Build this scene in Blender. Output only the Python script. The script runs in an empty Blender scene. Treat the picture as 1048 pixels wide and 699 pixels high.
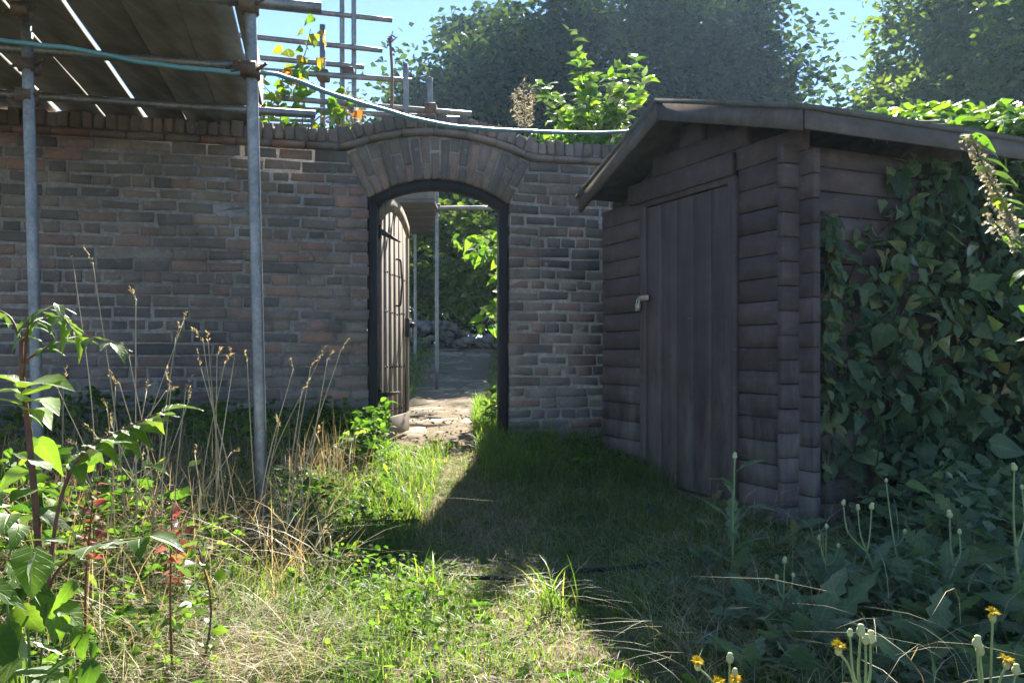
import bpy, math, random
import numpy as np
rng = np.random.default_rng(11)
random.seed(11)
S = bpy.context.scene
COL = S.collection
EYE, F, CX, HY = 0.85, 850.0, 524.0, 362.0      # eye height, focal length and principal point in photo pixels
PI = math.pi
def A(*v): return np.array(v, float)
def at(px, py, Y): return A((px-CX)/F*Y, Y, EYE+(HY-py)/F*Y)
def nrm(v):
    v = np.asarray(v, float); return v/(np.linalg.norm(v, axis=-1, keepdims=True)+1e-12)

# ------------------------------------------------------------------ mesh buffers
class Buf:
    def __init__(s): s.V=[]; s.L=[]; s.T=[]; s.R=[]; s.C=[]; s.n=0
    def add(s, v, loops, totals, r=None, uv=None):
        v = np.asarray(v, float).reshape(-1,3); k=len(v)
        s.V.append(v); s.L.append(np.asarray(loops,int).ravel()+s.n); s.T.append(np.asarray(totals,int).ravel())
        if r is None: r = rng.random()
        s.R.append(np.broadcast_to(np.asarray(r,float), (k,)).copy()); s.C.append(np.zeros((k,2)) if uv is None else np.asarray(uv,float).reshape(-1,2)); s.n += k
        return s
    def build(s, name, m, parent=None, smooth=False, loc=None):
        me = bpy.data.meshes.new(name)
        V=np.concatenate(s.V); L=np.concatenate(s.L); T=np.concatenate(s.T); R=np.concatenate(s.R)
        if loc is not None: V = V-np.asarray(loc)
        me.vertices.add(len(V)); me.vertices.foreach_set('co', V.astype(np.float32).ravel())
        me.loops.add(len(L)); me.loops.foreach_set('vertex_index', L.astype(np.int32))
        me.polygons.add(len(T)); st=np.concatenate([[0],np.cumsum(T)[:-1]])
        me.polygons.foreach_set('loop_start', st.astype(np.int32))
        if smooth: me.polygons.foreach_set('use_smooth', np.ones(len(T),bool))
        at_=me.attributes.new('rnd','FLOAT','POINT'); at_.data.foreach_set('value', R.astype(np.float32))
        C=np.concatenate(s.C)
        if C.any():
            a2=me.attributes.new('leafco','FLOAT_VECTOR','POINT'); a2.data.foreach_set('vector', np.concatenate([C,np.zeros((len(C),1))],1).astype(np.float32).ravel())
        me.update(calc_edges=True); me.validate()
        me.materials.append(m)
        o = bpy.data.objects.new(name, me); COL.objects.link(o)
        if loc is not None: o.location = loc
        if parent is not None:
            o.parent = parent
            o.matrix_parent_inverse = parent.matrix_world.inverted() if False else o.matrix_parent_inverse
            if parent.type=='EMPTY' or True:
                # mesh data is in world space: move it into the parent's frame (parents are unrotated)
                p = parent; off = np.zeros(3)
                while p is not None: off += np.array(p.location); p = p.parent
                co = np.empty(len(V)*3,np.float32); me.vertices.foreach_get('co',co)
                me.vertices.foreach_set('co', (co.reshape(-1,3)-off).astype(np.float32).ravel())
        return o
BOXF = [0,3,2,1, 4,5,6,7, 0,1,5,4, 1,2,6,5, 2,3,7,6, 3,0,4,7]
def box(b, c, ax, ay, az, r=None, jit=0):
    """box from centre and three half vectors"""
    c,ax,ay,az=[np.asarray(q,float) for q in (c,ax,ay,az)]
    v=[c+i*ax+j*ay+k*az for k in (-1,1) for (i,j) in ((-1,-1),(1,-1),(1,1),(-1,1))]
    v=np.array(v)
    if jit: v=v+rng.normal(0,jit,v.shape)
    f = BOXF if np.dot(np.cross(ax,ay),az)>0 else [i for q in range(6) for i in BOXF[q*4:q*4+4][::-1]]
    return b.add(v, f, [4]*6, r)
def cbox(b, c, ax, ay, az, ch, r=None, jit=0):
    """box with chamfered edges (ch) : three nested rings"""
    c,ax,ay,az=[np.asarray(q,float) for q in (c,ax,ay,az)]
    lx,ly,lz=[np.linalg.norm(q) for q in (ax,ay,az)]
    vs=[]
    for k,(sx,sy,sz) in enumerate(((1-ch/lx,1-ch/ly,-1),(1,1,-1+ch/lz),(1,1,1-ch/lz),(1-ch/lx,1-ch/ly,1))):
        cx_,cy_=min(ch/lx,.45),min(ch/ly,.45)
        for (i,j) in ((-1,-1),(1,-1),(1,1),(-1,1)):
            vs.append(c+i*sx*ax+j*sy*ay+sz*az)
    v=np.array(vs)
    if jit: v=v+rng.normal(0,jit,v.shape)
    f=[0,3,2,1]; 
    for k in range(3):
        for q in range(4):
            a=k*4+q; d=k*4+(q+1)%4
            f+= [a,d,d+4,a+4]
    f+=[12,13,14,15]
    if np.dot(np.cross(ax,ay),az)<0: f=[i for q in range(14) for i in f[q*4:q*4+4][::-1]]
    return b.add(v,f,[4]*14,r)
def prism(b, poly, off, r=None):
    """solid from a planar outline and an offset vector"""
    p=np.asarray(poly,float); k=len(p); off=np.asarray(off,float)
    v=np.concatenate([p,p+off]); f=list(range(k))[::-1]+list(range(k,2*k)); t=[k,k]
    for i in range(k):
        j=(i+1)%k; f+=[i,j,j+k,i+k]; t.append(4)
    return b.add(v,f,t,r)
def spline(P, n=12):
    P=np.asarray(P,float)
    if len(P)<3: return np.linspace(P[0],P[-1],n)
    Q=np.concatenate([[2*P[0]-P[1]],P,[2*P[-1]-P[-2]]]); out=[]
    for i in range(1,len(Q)-2):
        t=np.linspace(0,1,n,endpoint=False)[:,None]
        a,b_,c,d=Q[i-1],Q[i],Q[i+1],Q[i+2]
        out.append(.5*((2*b_)+(c-a)*t+(2*a-5*b_+4*c-d)*t**2+(3*b_-a-3*c+d)*t**3))
    return np.concatenate(out+[P[-1:]])
def tube(b, P, rad, ns=6, r=None, caps=True):
    P=np.asarray(P,float); k=len(P); rad=np.broadcast_to(np.asarray(rad,float),(k,))
    T=nrm(np.gradient(P,axis=0)); ref=A(0,0,1) if abs(T[0][2])<.9 else A(1,0,0)
    X=nrm(np.cross(T[0],ref)); a=np.linspace(0,2*PI,ns,endpoint=False); v=[]
    for i in range(k):
        X=nrm(X-np.dot(X,T[i])*T[i]); Y=np.cross(T[i],X)
        v.append(P[i]+rad[i]*(np.cos(a)[:,None]*X+np.sin(a)[:,None]*Y))
    f=[];t=[]
    for i in range(k-1):
        for j in range(ns):
            q=(j+1)%ns; f+=[i*ns+j,i*ns+q,(i+1)*ns+q,(i+1)*ns+j]; t.append(4)
    if caps:
        f+=list(range(ns))[::-1]; t.append(ns); f+=list(range((k-1)*ns,k*ns)); t.append(ns)
    return b.add(np.concatenate(v),f,t,r)
def pole(b,a,c,rad=.024,ns=14,r=None): return tube(b,np.linspace(a,c,8),rad,ns,r)
ICO=None
def blob(b,c,rad,r=None,n=6,m=5):
    c=np.asarray(c,float); rad=np.broadcast_to(np.asarray(rad,float),(3,)); v=[A(0,0,-1)]
    for i in range(1,m):
        th=PI*i/m-PI/2
        for j in range(n):
            a=2*PI*j/n; v.append(A(math.cos(th)*math.cos(a),math.cos(th)*math.sin(a),math.sin(th)))
    v.append(A(0,0,1)); v=np.array(v)*rad+c; f=[];t=[]
    for j in range(n): f+=[0,1+(j+1)%n,1+j]; t.append(3)
    for i in range(m-2):
        for j in range(n):
            q=(j+1)%n; f+=[1+i*n+j,1+i*n+q,1+(i+1)*n+q,1+(i+1)*n+j]; t.append(4)
    e=len(v)-1; o_=1+(m-2)*n
    for j in range(n): f+=[e,o_+j,o_+(j+1)%n]; t.append(3)
    return b.add(v,f,t,r)

# ------------------------------------------------------------------ leaves
def leaf_tpl(kind, n=6, fold=.18, curl=.25, seed=0):
    """unit leaf along +Y, width along X, upper side +Z"""
    rg=np.random.default_rng(seed); t=np.linspace(0,1,n+1)
    if kind=='ovate': w=.30*np.sin(PI*t**.75)*(1-.25*t)
    elif kind=='lance': w=.15*np.sin(PI*t**.8)
    elif kind=='heart': w=.46*np.sin(PI*np.clip(t,0,1)**.5)**.9*(1-.1*t); w[0]=.12
    elif kind=='round': w=.40*np.sqrt(np.clip(1-(2*t-1)**2,0,1))
    elif kind=='lobed':
        w=.125*np.sin(PI*t**1.35)**.8+.02; w=w*np.where(np.arange(n+1)%2==0,1.0,.58); w[-1]=.005; w[0]=.03
    elif kind=='serrate':
        w=.27*np.sin(PI*t**.7); w=w*np.where(np.arange(n+1)%2==0,1.0,.82); w[-1]=.004
    else: w=.3*np.sin(PI*t)
    w[-1]=max(w[-1]*.2,.004); w[0]=max(w[0],.008)
    z=-curl*t**2; y=t*(1-.15*curl*t)
    v=[]
    for i in range(n+1):
        wob=rg.normal(0,.012)
        v+= [[-w[i],y[i]-(.08 if kind=='heart' and i==0 else 0),z[i]+fold*w[i]+wob],[0,y[i],z[i]],[w[i],y[i]-(.08 if kind=='heart' and i==0 else 0),z[i]+fold*w[i]-wob]]
    f=[]
    for i in range(n):
        a=3*i; f+=[a,a+1,a+4,a+3, a+1,a+2,a+5,a+4]
    return np.array(v,float), np.array(f,int), np.full(2*n,4)
_T={}
def tpl(kind, n=6, var=4):
    k=(kind,n)
    if k not in _T: _T[k]=[leaf_tpl(kind,n,fold=[.15,.35,.05,.25][i],curl=[.15,.4,.05,.65][i],seed=i) for i in range(var)]
    return _T[k]
def scatter(b, kind, P, D, U, s, n=6, rnd=None, widen=1.0):
    """one leaf per row: base point, axis, approximate upper normal, length"""
    P=np.atleast_2d(P); N=len(P); D=nrm(np.broadcast_to(D,(N,3))); U=np.broadcast_to(U,(N,3)).copy()
    Z=nrm(U-(U*D).sum(1)[:,None]*D); X=np.cross(D,Z); s=np.broadcast_to(np.asarray(s,float),(N,))
    if rnd is None: rnd=rng.random(N)
    ts=tpl(kind,n); pick=rng.integers(0,len(ts),N)
    for k,(tv,tf,tt) in enumerate(ts):
        I=np.where(pick==k)[0]
        if not len(I): continue
        w=(tv[None,:,0,None]*widen*X[I][:,None]+tv[None,:,1,None]*D[I][:,None]+tv[None,:,2,None]*Z[I][:,None])*s[I][:,None,None]+P[I][:,None]
        m=len(tv)
        b.add(w.reshape(-1,3),(tf[None]+m*np.arange(len(I))[:,None]),np.tile(tt,len(I)),np.repeat(rnd[I],m),np.tile(np.stack([np.tile([-1.,0,1.],m//3),np.repeat(np.linspace(0.01,1,m//3),3)],1),(len(I),1)))
    return b
def rdir(N, zlo=-1, zhi=1):
    z=rng.uniform(zlo,zhi,N); a=rng.uniform(0,2*PI,N); q=np.sqrt(np.maximum(0,1-z*z))
    return np.stack([q*np.cos(a),q*np.sin(a),z],1)
def blades(b, P, h, w, lean, az=None, seg=4, rnd=None):
    """grass blades: base points, heights, widths, lean amounts"""
    P=np.atleast_2d(P); N=len(P); az=rng.uniform(0,2*PI,N) if az is None else az
    h=np.broadcast_to(h,(N,)); w=np.broadcast_to(w,(N,)); lean=np.broadcast_to(lean,(N,))
    d=np.stack([np.cos(az),np.sin(az),0*az],1); fa=az+PI/2+rng.normal(0,.5,N); x=np.stack([np.cos(fa),np.sin(fa),0*fa],1)
    k=np.linspace(0,1,seg+1); rows=[]
    for t in k:
        th=lean*t*.9
        p=P+d*(h*lean*t*t*.62)[:,None]+np.stack([0*h,0*h,h*(t-.33*np.minimum(lean,1.6)*t**2.2)],1)
        ww=(w*(1-t)**.6*(.55+.9*min(t*2,1)*.5) if t<1 else w*.04)[:,None]*.5
        rows.append(np.stack([p-x*ww,p+x*ww],1))
    V=np.stack(rows,1).reshape(-1,3); m=2*(seg+1); f=[]
    for i in range(seg): f+=[2*i,2*i+1,2*i+3,2*i+2]
    f=np.array(f)
    rnd=rng.random(N) if rnd is None else np.broadcast_to(rnd,(N,))
    return b.add(V,f[None]+m*np.arange(N)[:,None],np.full(seg*N,4),np.repeat(rnd,m))

# ------------------------------------------------------------------ materials
def nt(name):
    m=bpy.data.materials.new(name); m.use_nodes=True; t=m.node_tree; t.nodes.clear()
    return m,t
def node(t,ty,**kw):
    n=t.nodes.new(ty)
    for k,v in kw.items():
        if k in n.inputs: n.inputs[k].default_value=v
        else: setattr(n,k,v)
    return n
def ramp(t, fac, stops):
    n=t.nodes.new('ShaderNodeValToRGB'); e=n.color_ramp.elements
    while len(e)<len(stops): e.new(.5)
    for q,(p,c) in zip(e,stops): q.position=p; q.color=(*c,1)
    t.links.new(fac,n.inputs[0]); return n.outputs[0]
def mixc(t, fac, a, b, mode='MIX'):
    n=t.nodes.new('ShaderNodeMix'); n.data_type='RGBA'; n.blend_type=mode
    for s,x in ((0,fac),(6,a),(7,b)):
        if isinstance(x,(int,float)): n.inputs[s].default_value=x
        elif isinstance(x,tuple): n.inputs[s].default_value=(*x,1)
        else: t.links.new(x,n.inputs[s])
    return n.outputs[2]
def attr(t): return node(t,'ShaderNodeAttribute',attribute_name='rnd').outputs['Fac']
def coords(t, scale=(1,1,1), rot=(0,0,0)):
    c=t.nodes.new('ShaderNodeTexCoord'); g=t.nodes.new('ShaderNodeNewGeometry'); mp=t.nodes.new('ShaderNodeMapping')
    t.links.new(g.outputs['Position'],mp.inputs[0]); mp.inputs['Scale'].default_value=scale; mp.inputs['Rotation'].default_value=rot
    return mp.outputs[0]
def noise(t, co, sc, det=4, rough=.55):
    n=node(t,'ShaderNodeTexNoise',Scale=sc,Detail=det,Roughness=rough); t.links.new(co,n.inputs['Vector']); return n.outputs['Fac']
def finish(t, col, rough=.85, bump=None, bdist=.004, bstr=.6, spec=.3, metal=0):
    p=node(t,'ShaderNodeBsdfPrincipled'); o=t.nodes.new('ShaderNodeOutputMaterial')
    if isinstance(col,tuple): p.inputs['Base Color'].default_value=(*col,1)
    else: t.links.new(col,p.inputs['Base Color'])
    if isinstance(rough,float) or isinstance(rough,int): p.inputs['Roughness'].default_value=rough
    else: t.links.new(rough,p.inputs['Roughness'])
    p.inputs['Specular IOR Level'].default_value=spec; p.inputs['Metallic'].default_value=metal
    if bump is not None:
        bn=node(t,'ShaderNodeBump',Strength=bstr,Distance=bdist); t.links.new(bump,bn.inputs['Height']); t.links.new(bn.outputs[0],p.inputs['Normal'])
    t.links.new(p.outputs[0],o.inputs[0])
def m_brick():
    m,t=nt('old_brick'); co=coords(t); r=attr(t)
    c=ramp(t,r,[(0,(.11,.095,.09)),(.16,(.19,.155,.135)),(.34,(.29,.22,.17)),(.52,(.36,.26,.19)),(.66,(.21,.165,.145)),(.8,(.40,.205,.135)),(.92,(.40,.26,.19)),(1,(.42,.36,.27))])
    n1=noise(t,co,5,5,.6); n2=noise(t,co,60,6,.7); n3=noise(t,co,1.3,3)
    c=mixc(t,ramp(t,n2,[(.35,(0,0,0)),(.75,(1,1,1))]),mixc(t,.55,c,(.17,.16,.15)),c)
    soot=ramp(t,n1,[(.42,(1,1,1)),(.66,(.5,.5,.53))]); c=mixc(t,.75,c,soot,'MULTIPLY'); lf_=ramp(t,noise(t,co,1.1,5,.65),[(.36,(.58,.56,.55)),(.52,(1,1,1)),(.66,(1.22,1.16,1.08))]); c=mixc(t,.8,c,lf_,'MULTIPLY'); n4=noise(t,co,150,4,.8); c=mixc(t,.5,c,ramp(t,n4,[(.35,(.6,.6,.6)),(.65,(1.25,1.22,1.2))]),'MULTIPLY')
    eff=ramp(t,noise(t,co,14,6,.7),[(.60,(0,0,0)),(.72,(1,1,1))]); c=mixc(t,mixc(t,1.0,eff,(.45,.45,.45),'MULTIPLY'),c,(.46,.43,.38))
    mo=ramp(t,n3,[(.55,(0,0,0)),(.7,(1,1,1))]); c=mixc(t,mixc(t,1.0,mo,(.35,.35,.35),'MULTIPLY'),c,(.10,.11,.06))
    c=mixc(t,.14,c,(.26,.225,.195)); finish(t,c,.94,n2,.008,1.0,.1); return m
def m_mortar():
    m,t=nt('lime_mortar'); co=coords(t); n=noise(t,co,30,6,.7); n1=noise(t,co,3,4)
    c=ramp(t,n,[(.3,(.23,.20,.165)),(.6,(.40,.36,.30)),(.8,(.54,.50,.42))]); c=mixc(t,.6,c,ramp(t,n1,[(.4,(1,1,1)),(.65,(.4,.4,.42))]),'MULTIPLY')
    finish(t,c,.95,n,.008,.9,.1); return m
def m_wood(name, stops, axis='z', sc=1.0, rough=.8, bstr=.5, weather=False):
    m,t=nt(name); s={'x':(1.2,22,22),'y':(22,1.2,22),'z':(22,22,1.2)}[axis]; s=tuple(q*sc for q in s)
    co=coords(t,s,(0,0,-math.radians(13.5)) if axis!='z' else (0,0,0)); g=noise(t,co,1,6,.65); b2=noise(t,coords(t),4,5,.6); r=attr(t)
    c=ramp(t,g,[(.25,stops[0]),(.55,stops[1]),(.8,stops[2])])
    c=mixc(t,.6,c,ramp(t,b2,[(.35,(.55,.55,.55)),(.65,(1.15,1.15,1.15))]),'MULTIPLY')
    c=mixc(t,.7,c,ramp(t,r,[(0,(.62,.62,.62)),(1,(1.15,1.12,1.1))]),'MULTIPLY')
    if weather:
        sx=t.nodes.new('ShaderNodeSeparateXYZ'); ge=t.nodes.new('ShaderNodeNewGeometry'); t.links.new(ge.outputs['Position'],sx.inputs[0])
        mk=node(t,'ShaderNodeMath',operation='MULTIPLY_ADD'); mk.inputs[1].default_value=.55; t.links.new(noise(t,coords(t,(9,9,2.2)),1,6,.7),mk.inputs[0]); 
        ad=node(t,'ShaderNodeMath',operation='MULTIPLY'); ad.inputs[1].default_value=-.22; t.links.new(sx.outputs[2],ad.inputs[0]); t.links.new(ad.outputs[0],mk.inputs[2])
        c=mixc(t,ramp(t,mk.outputs[0],[(.13,(0,0,0)),(.30,(.75,.75,.75))]),c,(.22,.185,.15))
        sc_=ramp(t,noise(t,coords(t,(3,3,30)),1.6,6,.75),[(.64,(0,0,0)),(.70,(.5,.5,.5))]); c=mixc(t,sc_,c,(.24,.20,.18))
    finish(t,c,rough,g,.003,bstr,.25); return m
def m_metal(name, c0, c1, rough=.5, metal=.6):
    m,t=nt(name); co=coords(t); n=noise(t,co,9,6,.7); n2=noise(t,co,70,4)
    c=ramp(t,n,[(.35,c0),(.65,c1)]); c=mixc(t,.35,c,ramp(t,n2,[(.4,(.5,.5,.5)),(.6,(1.1,1.1,1.1))]),'MULTIPLY')
    if metal>.7:
        ru=ramp(t,noise(t,coords(t,(14,14,2.5)),1,6,.7),[(.60,(0,0,0)),(.72,(.7,.7,.7))]); c=mixc(t,ru,c,(.17,.115,.08))
    finish(t,c,rough,n2,.001,.3,.5,metal); return m
def m_plain(name, stops, rough=.7, sc=12, spec=.3):
    m,t=nt(name); n=noise(t,coords(t),sc,5,.6); r=attr(t)
    c=ramp(t,n,[(.3,stops[0]),(.7,stops[1])]); c=mixc(t,.6,c,ramp(t,r,[(0,(.6,.6,.6)),(1,(1.3,1.3,1.3))]),'MULTIPLY')
    finish(t,c,rough,n,.003,.4,spec); return m
def m_leaf(name, stops, trans, tf=.45, gloss=.07, rough=.45, veins=True):
    m,t=nt(name); r=attr(t); c=ramp(t,r,stops)
    n=noise(t,coords(t),35,4); c=mixc(t,.5,c,ramp(t,n,[(.3,(.65,.68,.65)),(.7,(1.15,1.12,1.1))]),'MULTIPLY')
    sp_=ramp(t,noise(t,coords(t),95,3,.7),[(.66,(0,0,0)),(.74,(.8,.8,.8))]); big_=ramp(t,noise(t,coords(t),6,3),[(.4,(.72,.78,.75)),(.62,(1.18,1.12,1.05))]); c=mixc(t,1.0,c,big_,'MULTIPLY')
    if veins: c=mixc(t,sp_,c,(.16,.11,.045))
    hgt=None
    if veins:
        at2=node(t,'ShaderNodeAttribute',attribute_name='leafco'); sx=t.nodes.new('ShaderNodeSeparateXYZ'); t.links.new(at2.outputs['Vector'],sx.inputs[0])
        def mth(op,a,b=None):
            q=node(t,'ShaderNodeMath',operation=op)
            for i,x in enumerate((a,b)):
                if x is None: continue
                if isinstance(x,(int,float)): q.inputs[i].default_value=x
                else: t.links.new(x,q.inputs[i])
            return q.outputs[0]
        ab=mth('ABSOLUTE',sx.outputs[0]); side=mth('SINE',mth('MULTIPLY',mth('SUBTRACT',sx.outputs[1],mth('MULTIPLY',ab,.22)),42.))
        v1=ramp(t,ab,[(.03,(1,1,1)),(.13,(0,0,0))]); v2=ramp(t,side,[(.72,(0,0,0)),(1,(.55,.55,.55))])
        vv=mixc(t,1.0,v1,v2,'LIGHTEN'); c=mixc(t,mixc(t,1.0,vv,(.38,.38,.38),'MULTIPLY'),c,mixc(t,1.0,c,(1.9,1.75,1.5),'MULTIPLY')); hgt=vv
    tc=mixc(t,1.0,c,trans,'MULTIPLY')
    d=t.nodes.new('ShaderNodeBsdfDiffuse'); t.links.new(c,d.inputs[0])
    tr=t.nodes.new('ShaderNodeBsdfTranslucent'); t.links.new(tc,tr.inputs[0])
    mx=node(t,'ShaderNodeMixShader',Fac=tf); t.links.new(d.outputs[0],mx.inputs[1]); t.links.new(tr.outputs[0],mx.inputs[2])
    gl=node(t,'ShaderNodeBsdfGlossy',Roughness=rough); gl.inputs[0].default_value=(.95,1,.95,1)
    if hgt is not None:
        bn=node(t,'ShaderNodeBump',Strength=.5,Distance=.002); bn.invert=True; t.links.new(hgt,bn.inputs['Height']); t.links.new(bn.outputs[0],gl.inputs['Normal']); t.links.new(bn.outputs[0],d.inputs['Normal'])
    lw=node(t,'ShaderNodeFresnel',IOR=1.35); mt=node(t,'ShaderNodeMath',operation='MULTIPLY'); mt.inputs[1].default_value=gloss*4.5; t.links.new(lw.outputs[0],mt.inputs[0])
    m2=t.nodes.new('ShaderNodeMixShader'); t.links.new(mt.outputs[0],m2.inputs[0]); t.links.new(mx.outputs[0],m2.inputs[1]); t.links.new(gl.outputs[0],m2.inputs[2])
    o=t.nodes.new('ShaderNodeOutputMaterial'); t.links.new(m2.outputs[0],o.inputs[0]); return m
BRICK=m_brick(); MORTAR=m_mortar()
GATEWOOD=m_wood('weathered_gate_oak',[(.13,.105,.085),(.24,.205,.17),(.36,.32,.27)],'z')
FRAMEWOOD=m_wood('black_painted_frame',[(.02,.02,.02),(.03,.029,.028),(.05,.047,.044)],'z')
LOG=m_wood('brown_stained_log',[(.080,.060,.057),(.108,.082,.077),(.16,.125,.115)],'x',.8,.7,.8,True)
SHEDDOOR=m_wood('worn_brown_door',[(.078,.058,.056),(.108,.082,.076),(.175,.14,.122)],'z',.9,.75,.8,True)
BARGE=m_wood('dark_barge_board',[(.09,.08,.07),(.13,.115,.10),(.19,.17,.15)],'x',.8,.7)
FELT=m_plain('mossy_roof_felt',[(.07,.07,.06),(.15,.15,.13)],.9,9,.2)
DECKW=m_wood('grey_scaffold_board',[(.20,.18,.14),(.30,.275,.225),(.42,.385,.33)],'y',.6)
GALV=m_metal('galvanised_steel',(.17,.175,.17),(.31,.31,.30),.5,.72)
RUST=m_metal('rusty_steel',(.10,.06,.04),(.22,.16,.11),.7,.4)
BLACKM=m_metal('black_iron',(.02,.02,.02),(.05,.045,.04),.55,.5)
BRASS=m_metal('padlock_metal',(.45,.42,.32),(.7,.66,.5),.35,.8)
HOSE=m_plain('teal_hose',[(.09,.235,.26),(.13,.30,.32)],.35,5,.5)
CABLE=m_plain('black_rubber',[(.01,.01,.01),(.02,.02,.02)],.6,9)
STONE=m_plain('grey_rubble_stone',[(.12,.115,.10),(.25,.24,.22)],.9,8,.15)
SLAB=m_plain('pale_path_stone',[(.20,.16,.11),(.40,.34,.25)],.95,7,.1)
BARK=m_plain('rough_bark',[(.05,.04,.03),(.12,.10,.075)],.95,25,.1)
STEMG=m_plain('green_stem',[(.07,.11,.03),(.12,.18,.05)],.6,20)
STEMP=m_plain('pale_bristly_stem',[(.16,.22,.09),(.26,.32,.14)],.6,40)
STEMR=m_plain('reddish_stem',[(.10,.04,.03),(.18,.08,.05)],.6,20)
STEMB=m_plain('dead_brown_stem',[(.14,.09,.055),(.26,.18,.11)],.8,20)
STALK=m_plain('bleached_stalk',[(.34,.27,.15),(.55,.46,.29)],.7,20)
GRASS=m_leaf('meadow_grass',[(0,(.06,.115,.025)),(.4,(.09,.16,.035)),(.8,(.13,.20,.045)),(.93,(.24,.23,.09)),(1,(.34,.29,.15))],(2.0,2.2,.7),.55,.02,.55,False)
STRAW=m_leaf('dry_straw',[(0,(.24,.18,.10)),(.5,(.42,.34,.20)),(1,(.58,.49,.32))],(1.2,1.1,.8),.35,.015,.6,False)
WEED=m_leaf('weed_leaf',[(0,(.035,.08,.02)),(.5,(.065,.13,.028)),(.85,(.10,.17,.035)),(1,(.16,.20,.04))],(2.2,2.5,.8),.55,.03)
BRIGHT=m_leaf('fresh_green_leaf',[(0,(.05,.11,.02)),(.6,(.09,.17,.028)),(1,(.14,.22,.035))],(2.4,2.45,.95),.6,.12)
THISTLE=m_leaf('grey_green_leaf',[(0,(.08,.125,.07)),(.5,(.14,.19,.105)),(.9,(.20,.25,.14)),(1,(.27,.25,.12))],(1.6,2.0,.8),.4,.05)
SOWLF=m_leaf('sow_thistle_leaf',[(0,(.10,.16,.09)),(.6,(.16,.22,.125)),(1,(.23,.29,.16))],(1.5,1.8,.8),.4,.06)
CREEPER=m_leaf('climber_leaf',[(0,(.045,.08,.05)),(.5,(.105,.16,.095)),(.85,(.18,.225,.125)),(.95,(.20,.21,.09)),(1,(.24,.18,.09))],(1.8,2.2,.7),.4,.05)
OAKLF=m_leaf('dark_evergreen_leaf',[(0,(.020,.036,.018)),(.6,(.034,.056,.024)),(.85,(.06,.09,.03)),(1,(.11,.15,.04))],(1.8,2.1,.6),.35,.02,.45,False)
LIGHTLF=m_leaf('light_tree_leaf',[(0,(.05,.08,.02)),(.6,(.09,.125,.035)),(1,(.15,.18,.06))],(2.1,2.3,.7),.5,.03,.4,False)
REDLF=m_leaf('red_young_leaf',[(0,(.17,.06,.05)),(.6,(.27,.12,.10)),(1,(.32,.18,.07))],(1.7,1.3,1.1),.5,.07)
AUTUMN=m_leaf('turning_vine_leaf',[(0,(.06,.13,.02)),(.6,(.11,.19,.03)),(.8,(.24,.20,.03)),(.92,(.36,.17,.03)),(1,(.40,.12,.04))],(2.0,2.2,.8),.55,.04)
YELLOW=m_leaf('yellow_petal',[(0,(.62,.42,.01)),(1,(.80,.58,.02))],(1.1,1.0,.6),.4,.04)
DRYFL=m_leaf('faded_flower',[(0,(.22,.19,.13)),(1,(.46,.42,.33))],(1.2,1.15,1),.4,.04)
BUDM=m_plain('pale_bud',[(.30,.34,.14),(.48,.48,.26)],.7,40)

def prop(o,label=None,cat=None,group=None,kind=None):
    if label: o['label']=label
    if cat: o['category']=cat
    if group: o['group']=group
    if kind: o['kind']=kind
    return o
def thing(name,loc,label,cat,group=None):
    o=bpy.data.objects.new(name,None); COL.objects.link(o); o.location=tuple(float(q) for q in loc); o.empty_display_size=.1
    return prop(o,label,cat,group)

# ------------------------------------------------------------------ terrain
def sstep(a,b,x): 
    t=np.clip((x-a)/(b-a),0,1); return t*t*(3-2*t)
def hash2(X,Y):
    return (np.sin(X*1.7+np.sin(Y*2.3)*1.3)+np.sin(Y*1.9+2.1+np.sin(X*1.1)*1.7)+.5*np.sin(X*4.9+Y*3.7)+.4*np.sin(X*8.3-Y*6.1+1.))/2.9
def gz(X,Y):
    X=np.asarray(X,float); Y=np.asarray(Y,float)
    Yw=Y-.24*(X+.5)
    z=.17*sstep(3.6,5.8,Yw)+.042*np.clip(Yw-6.2,0,11)+.12*np.clip(Yw-12.5,0,3.5)
    z=z+.028*hash2(X*1.3,Y*1.3)*sstep(.3,1.2,np.abs(X+.25))
    z=z+.06*sstep(-.9,-1.8,X)*sstep(5.6,4.6,Yw)      # overgrown left bank
    return z
def by_pole(X,Y):      # trampled gap in the tall weeds at the foot of the near scaffold pole
    return (np.abs(X+.301*Y)<.085)&(Y>2.45)&(Y<3.55)
def path_d(X,Y):
    """distance from the trodden line through the gate"""
    ctrY=A(-2,1.2,2.4,3.6,5,6,8,11,14); ctrX=A(.25,.18,.08,-.16,-.43,-.52,-.62,-.75,-.85)
    return np.abs(X-np.interp(Y,ctrY,ctrX))
gx=np.concatenate([-np.geomspace(150,6,26),np.arange(-5.6,6.6,.07),np.geomspace(7,150,26)])
gy=np.concatenate([-np.geomspace(80,2,14),np.arange(-1.8,16.5,.08),np.geomspace(17,190,30)])
XX,YY=np.meshgrid(gx,gy); ZZ=gz(XX,YY)+.006*rng.normal(size=XX.shape)*(np.abs(XX)<6)*(YY<12)
nx,ny=len(gx),len(gy); idx=np.arange(nx*ny).reshape(ny,nx)
fq=np.stack([idx[:-1,:-1],idx[:-1,1:],idx[1:,1:],idx[1:,:-1]],-1).reshape(-1)
pm=np.exp(-(path_d(XX,YY)/(.20+.03*YY+.06*hash2(XX*3,YY*3)))**4)*(YY<16)
gb=Buf().add(np.stack([XX,YY,ZZ],-1).reshape(-1,3),fq,np.full((nx-1)*(ny-1),4),pm.ravel())
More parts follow.
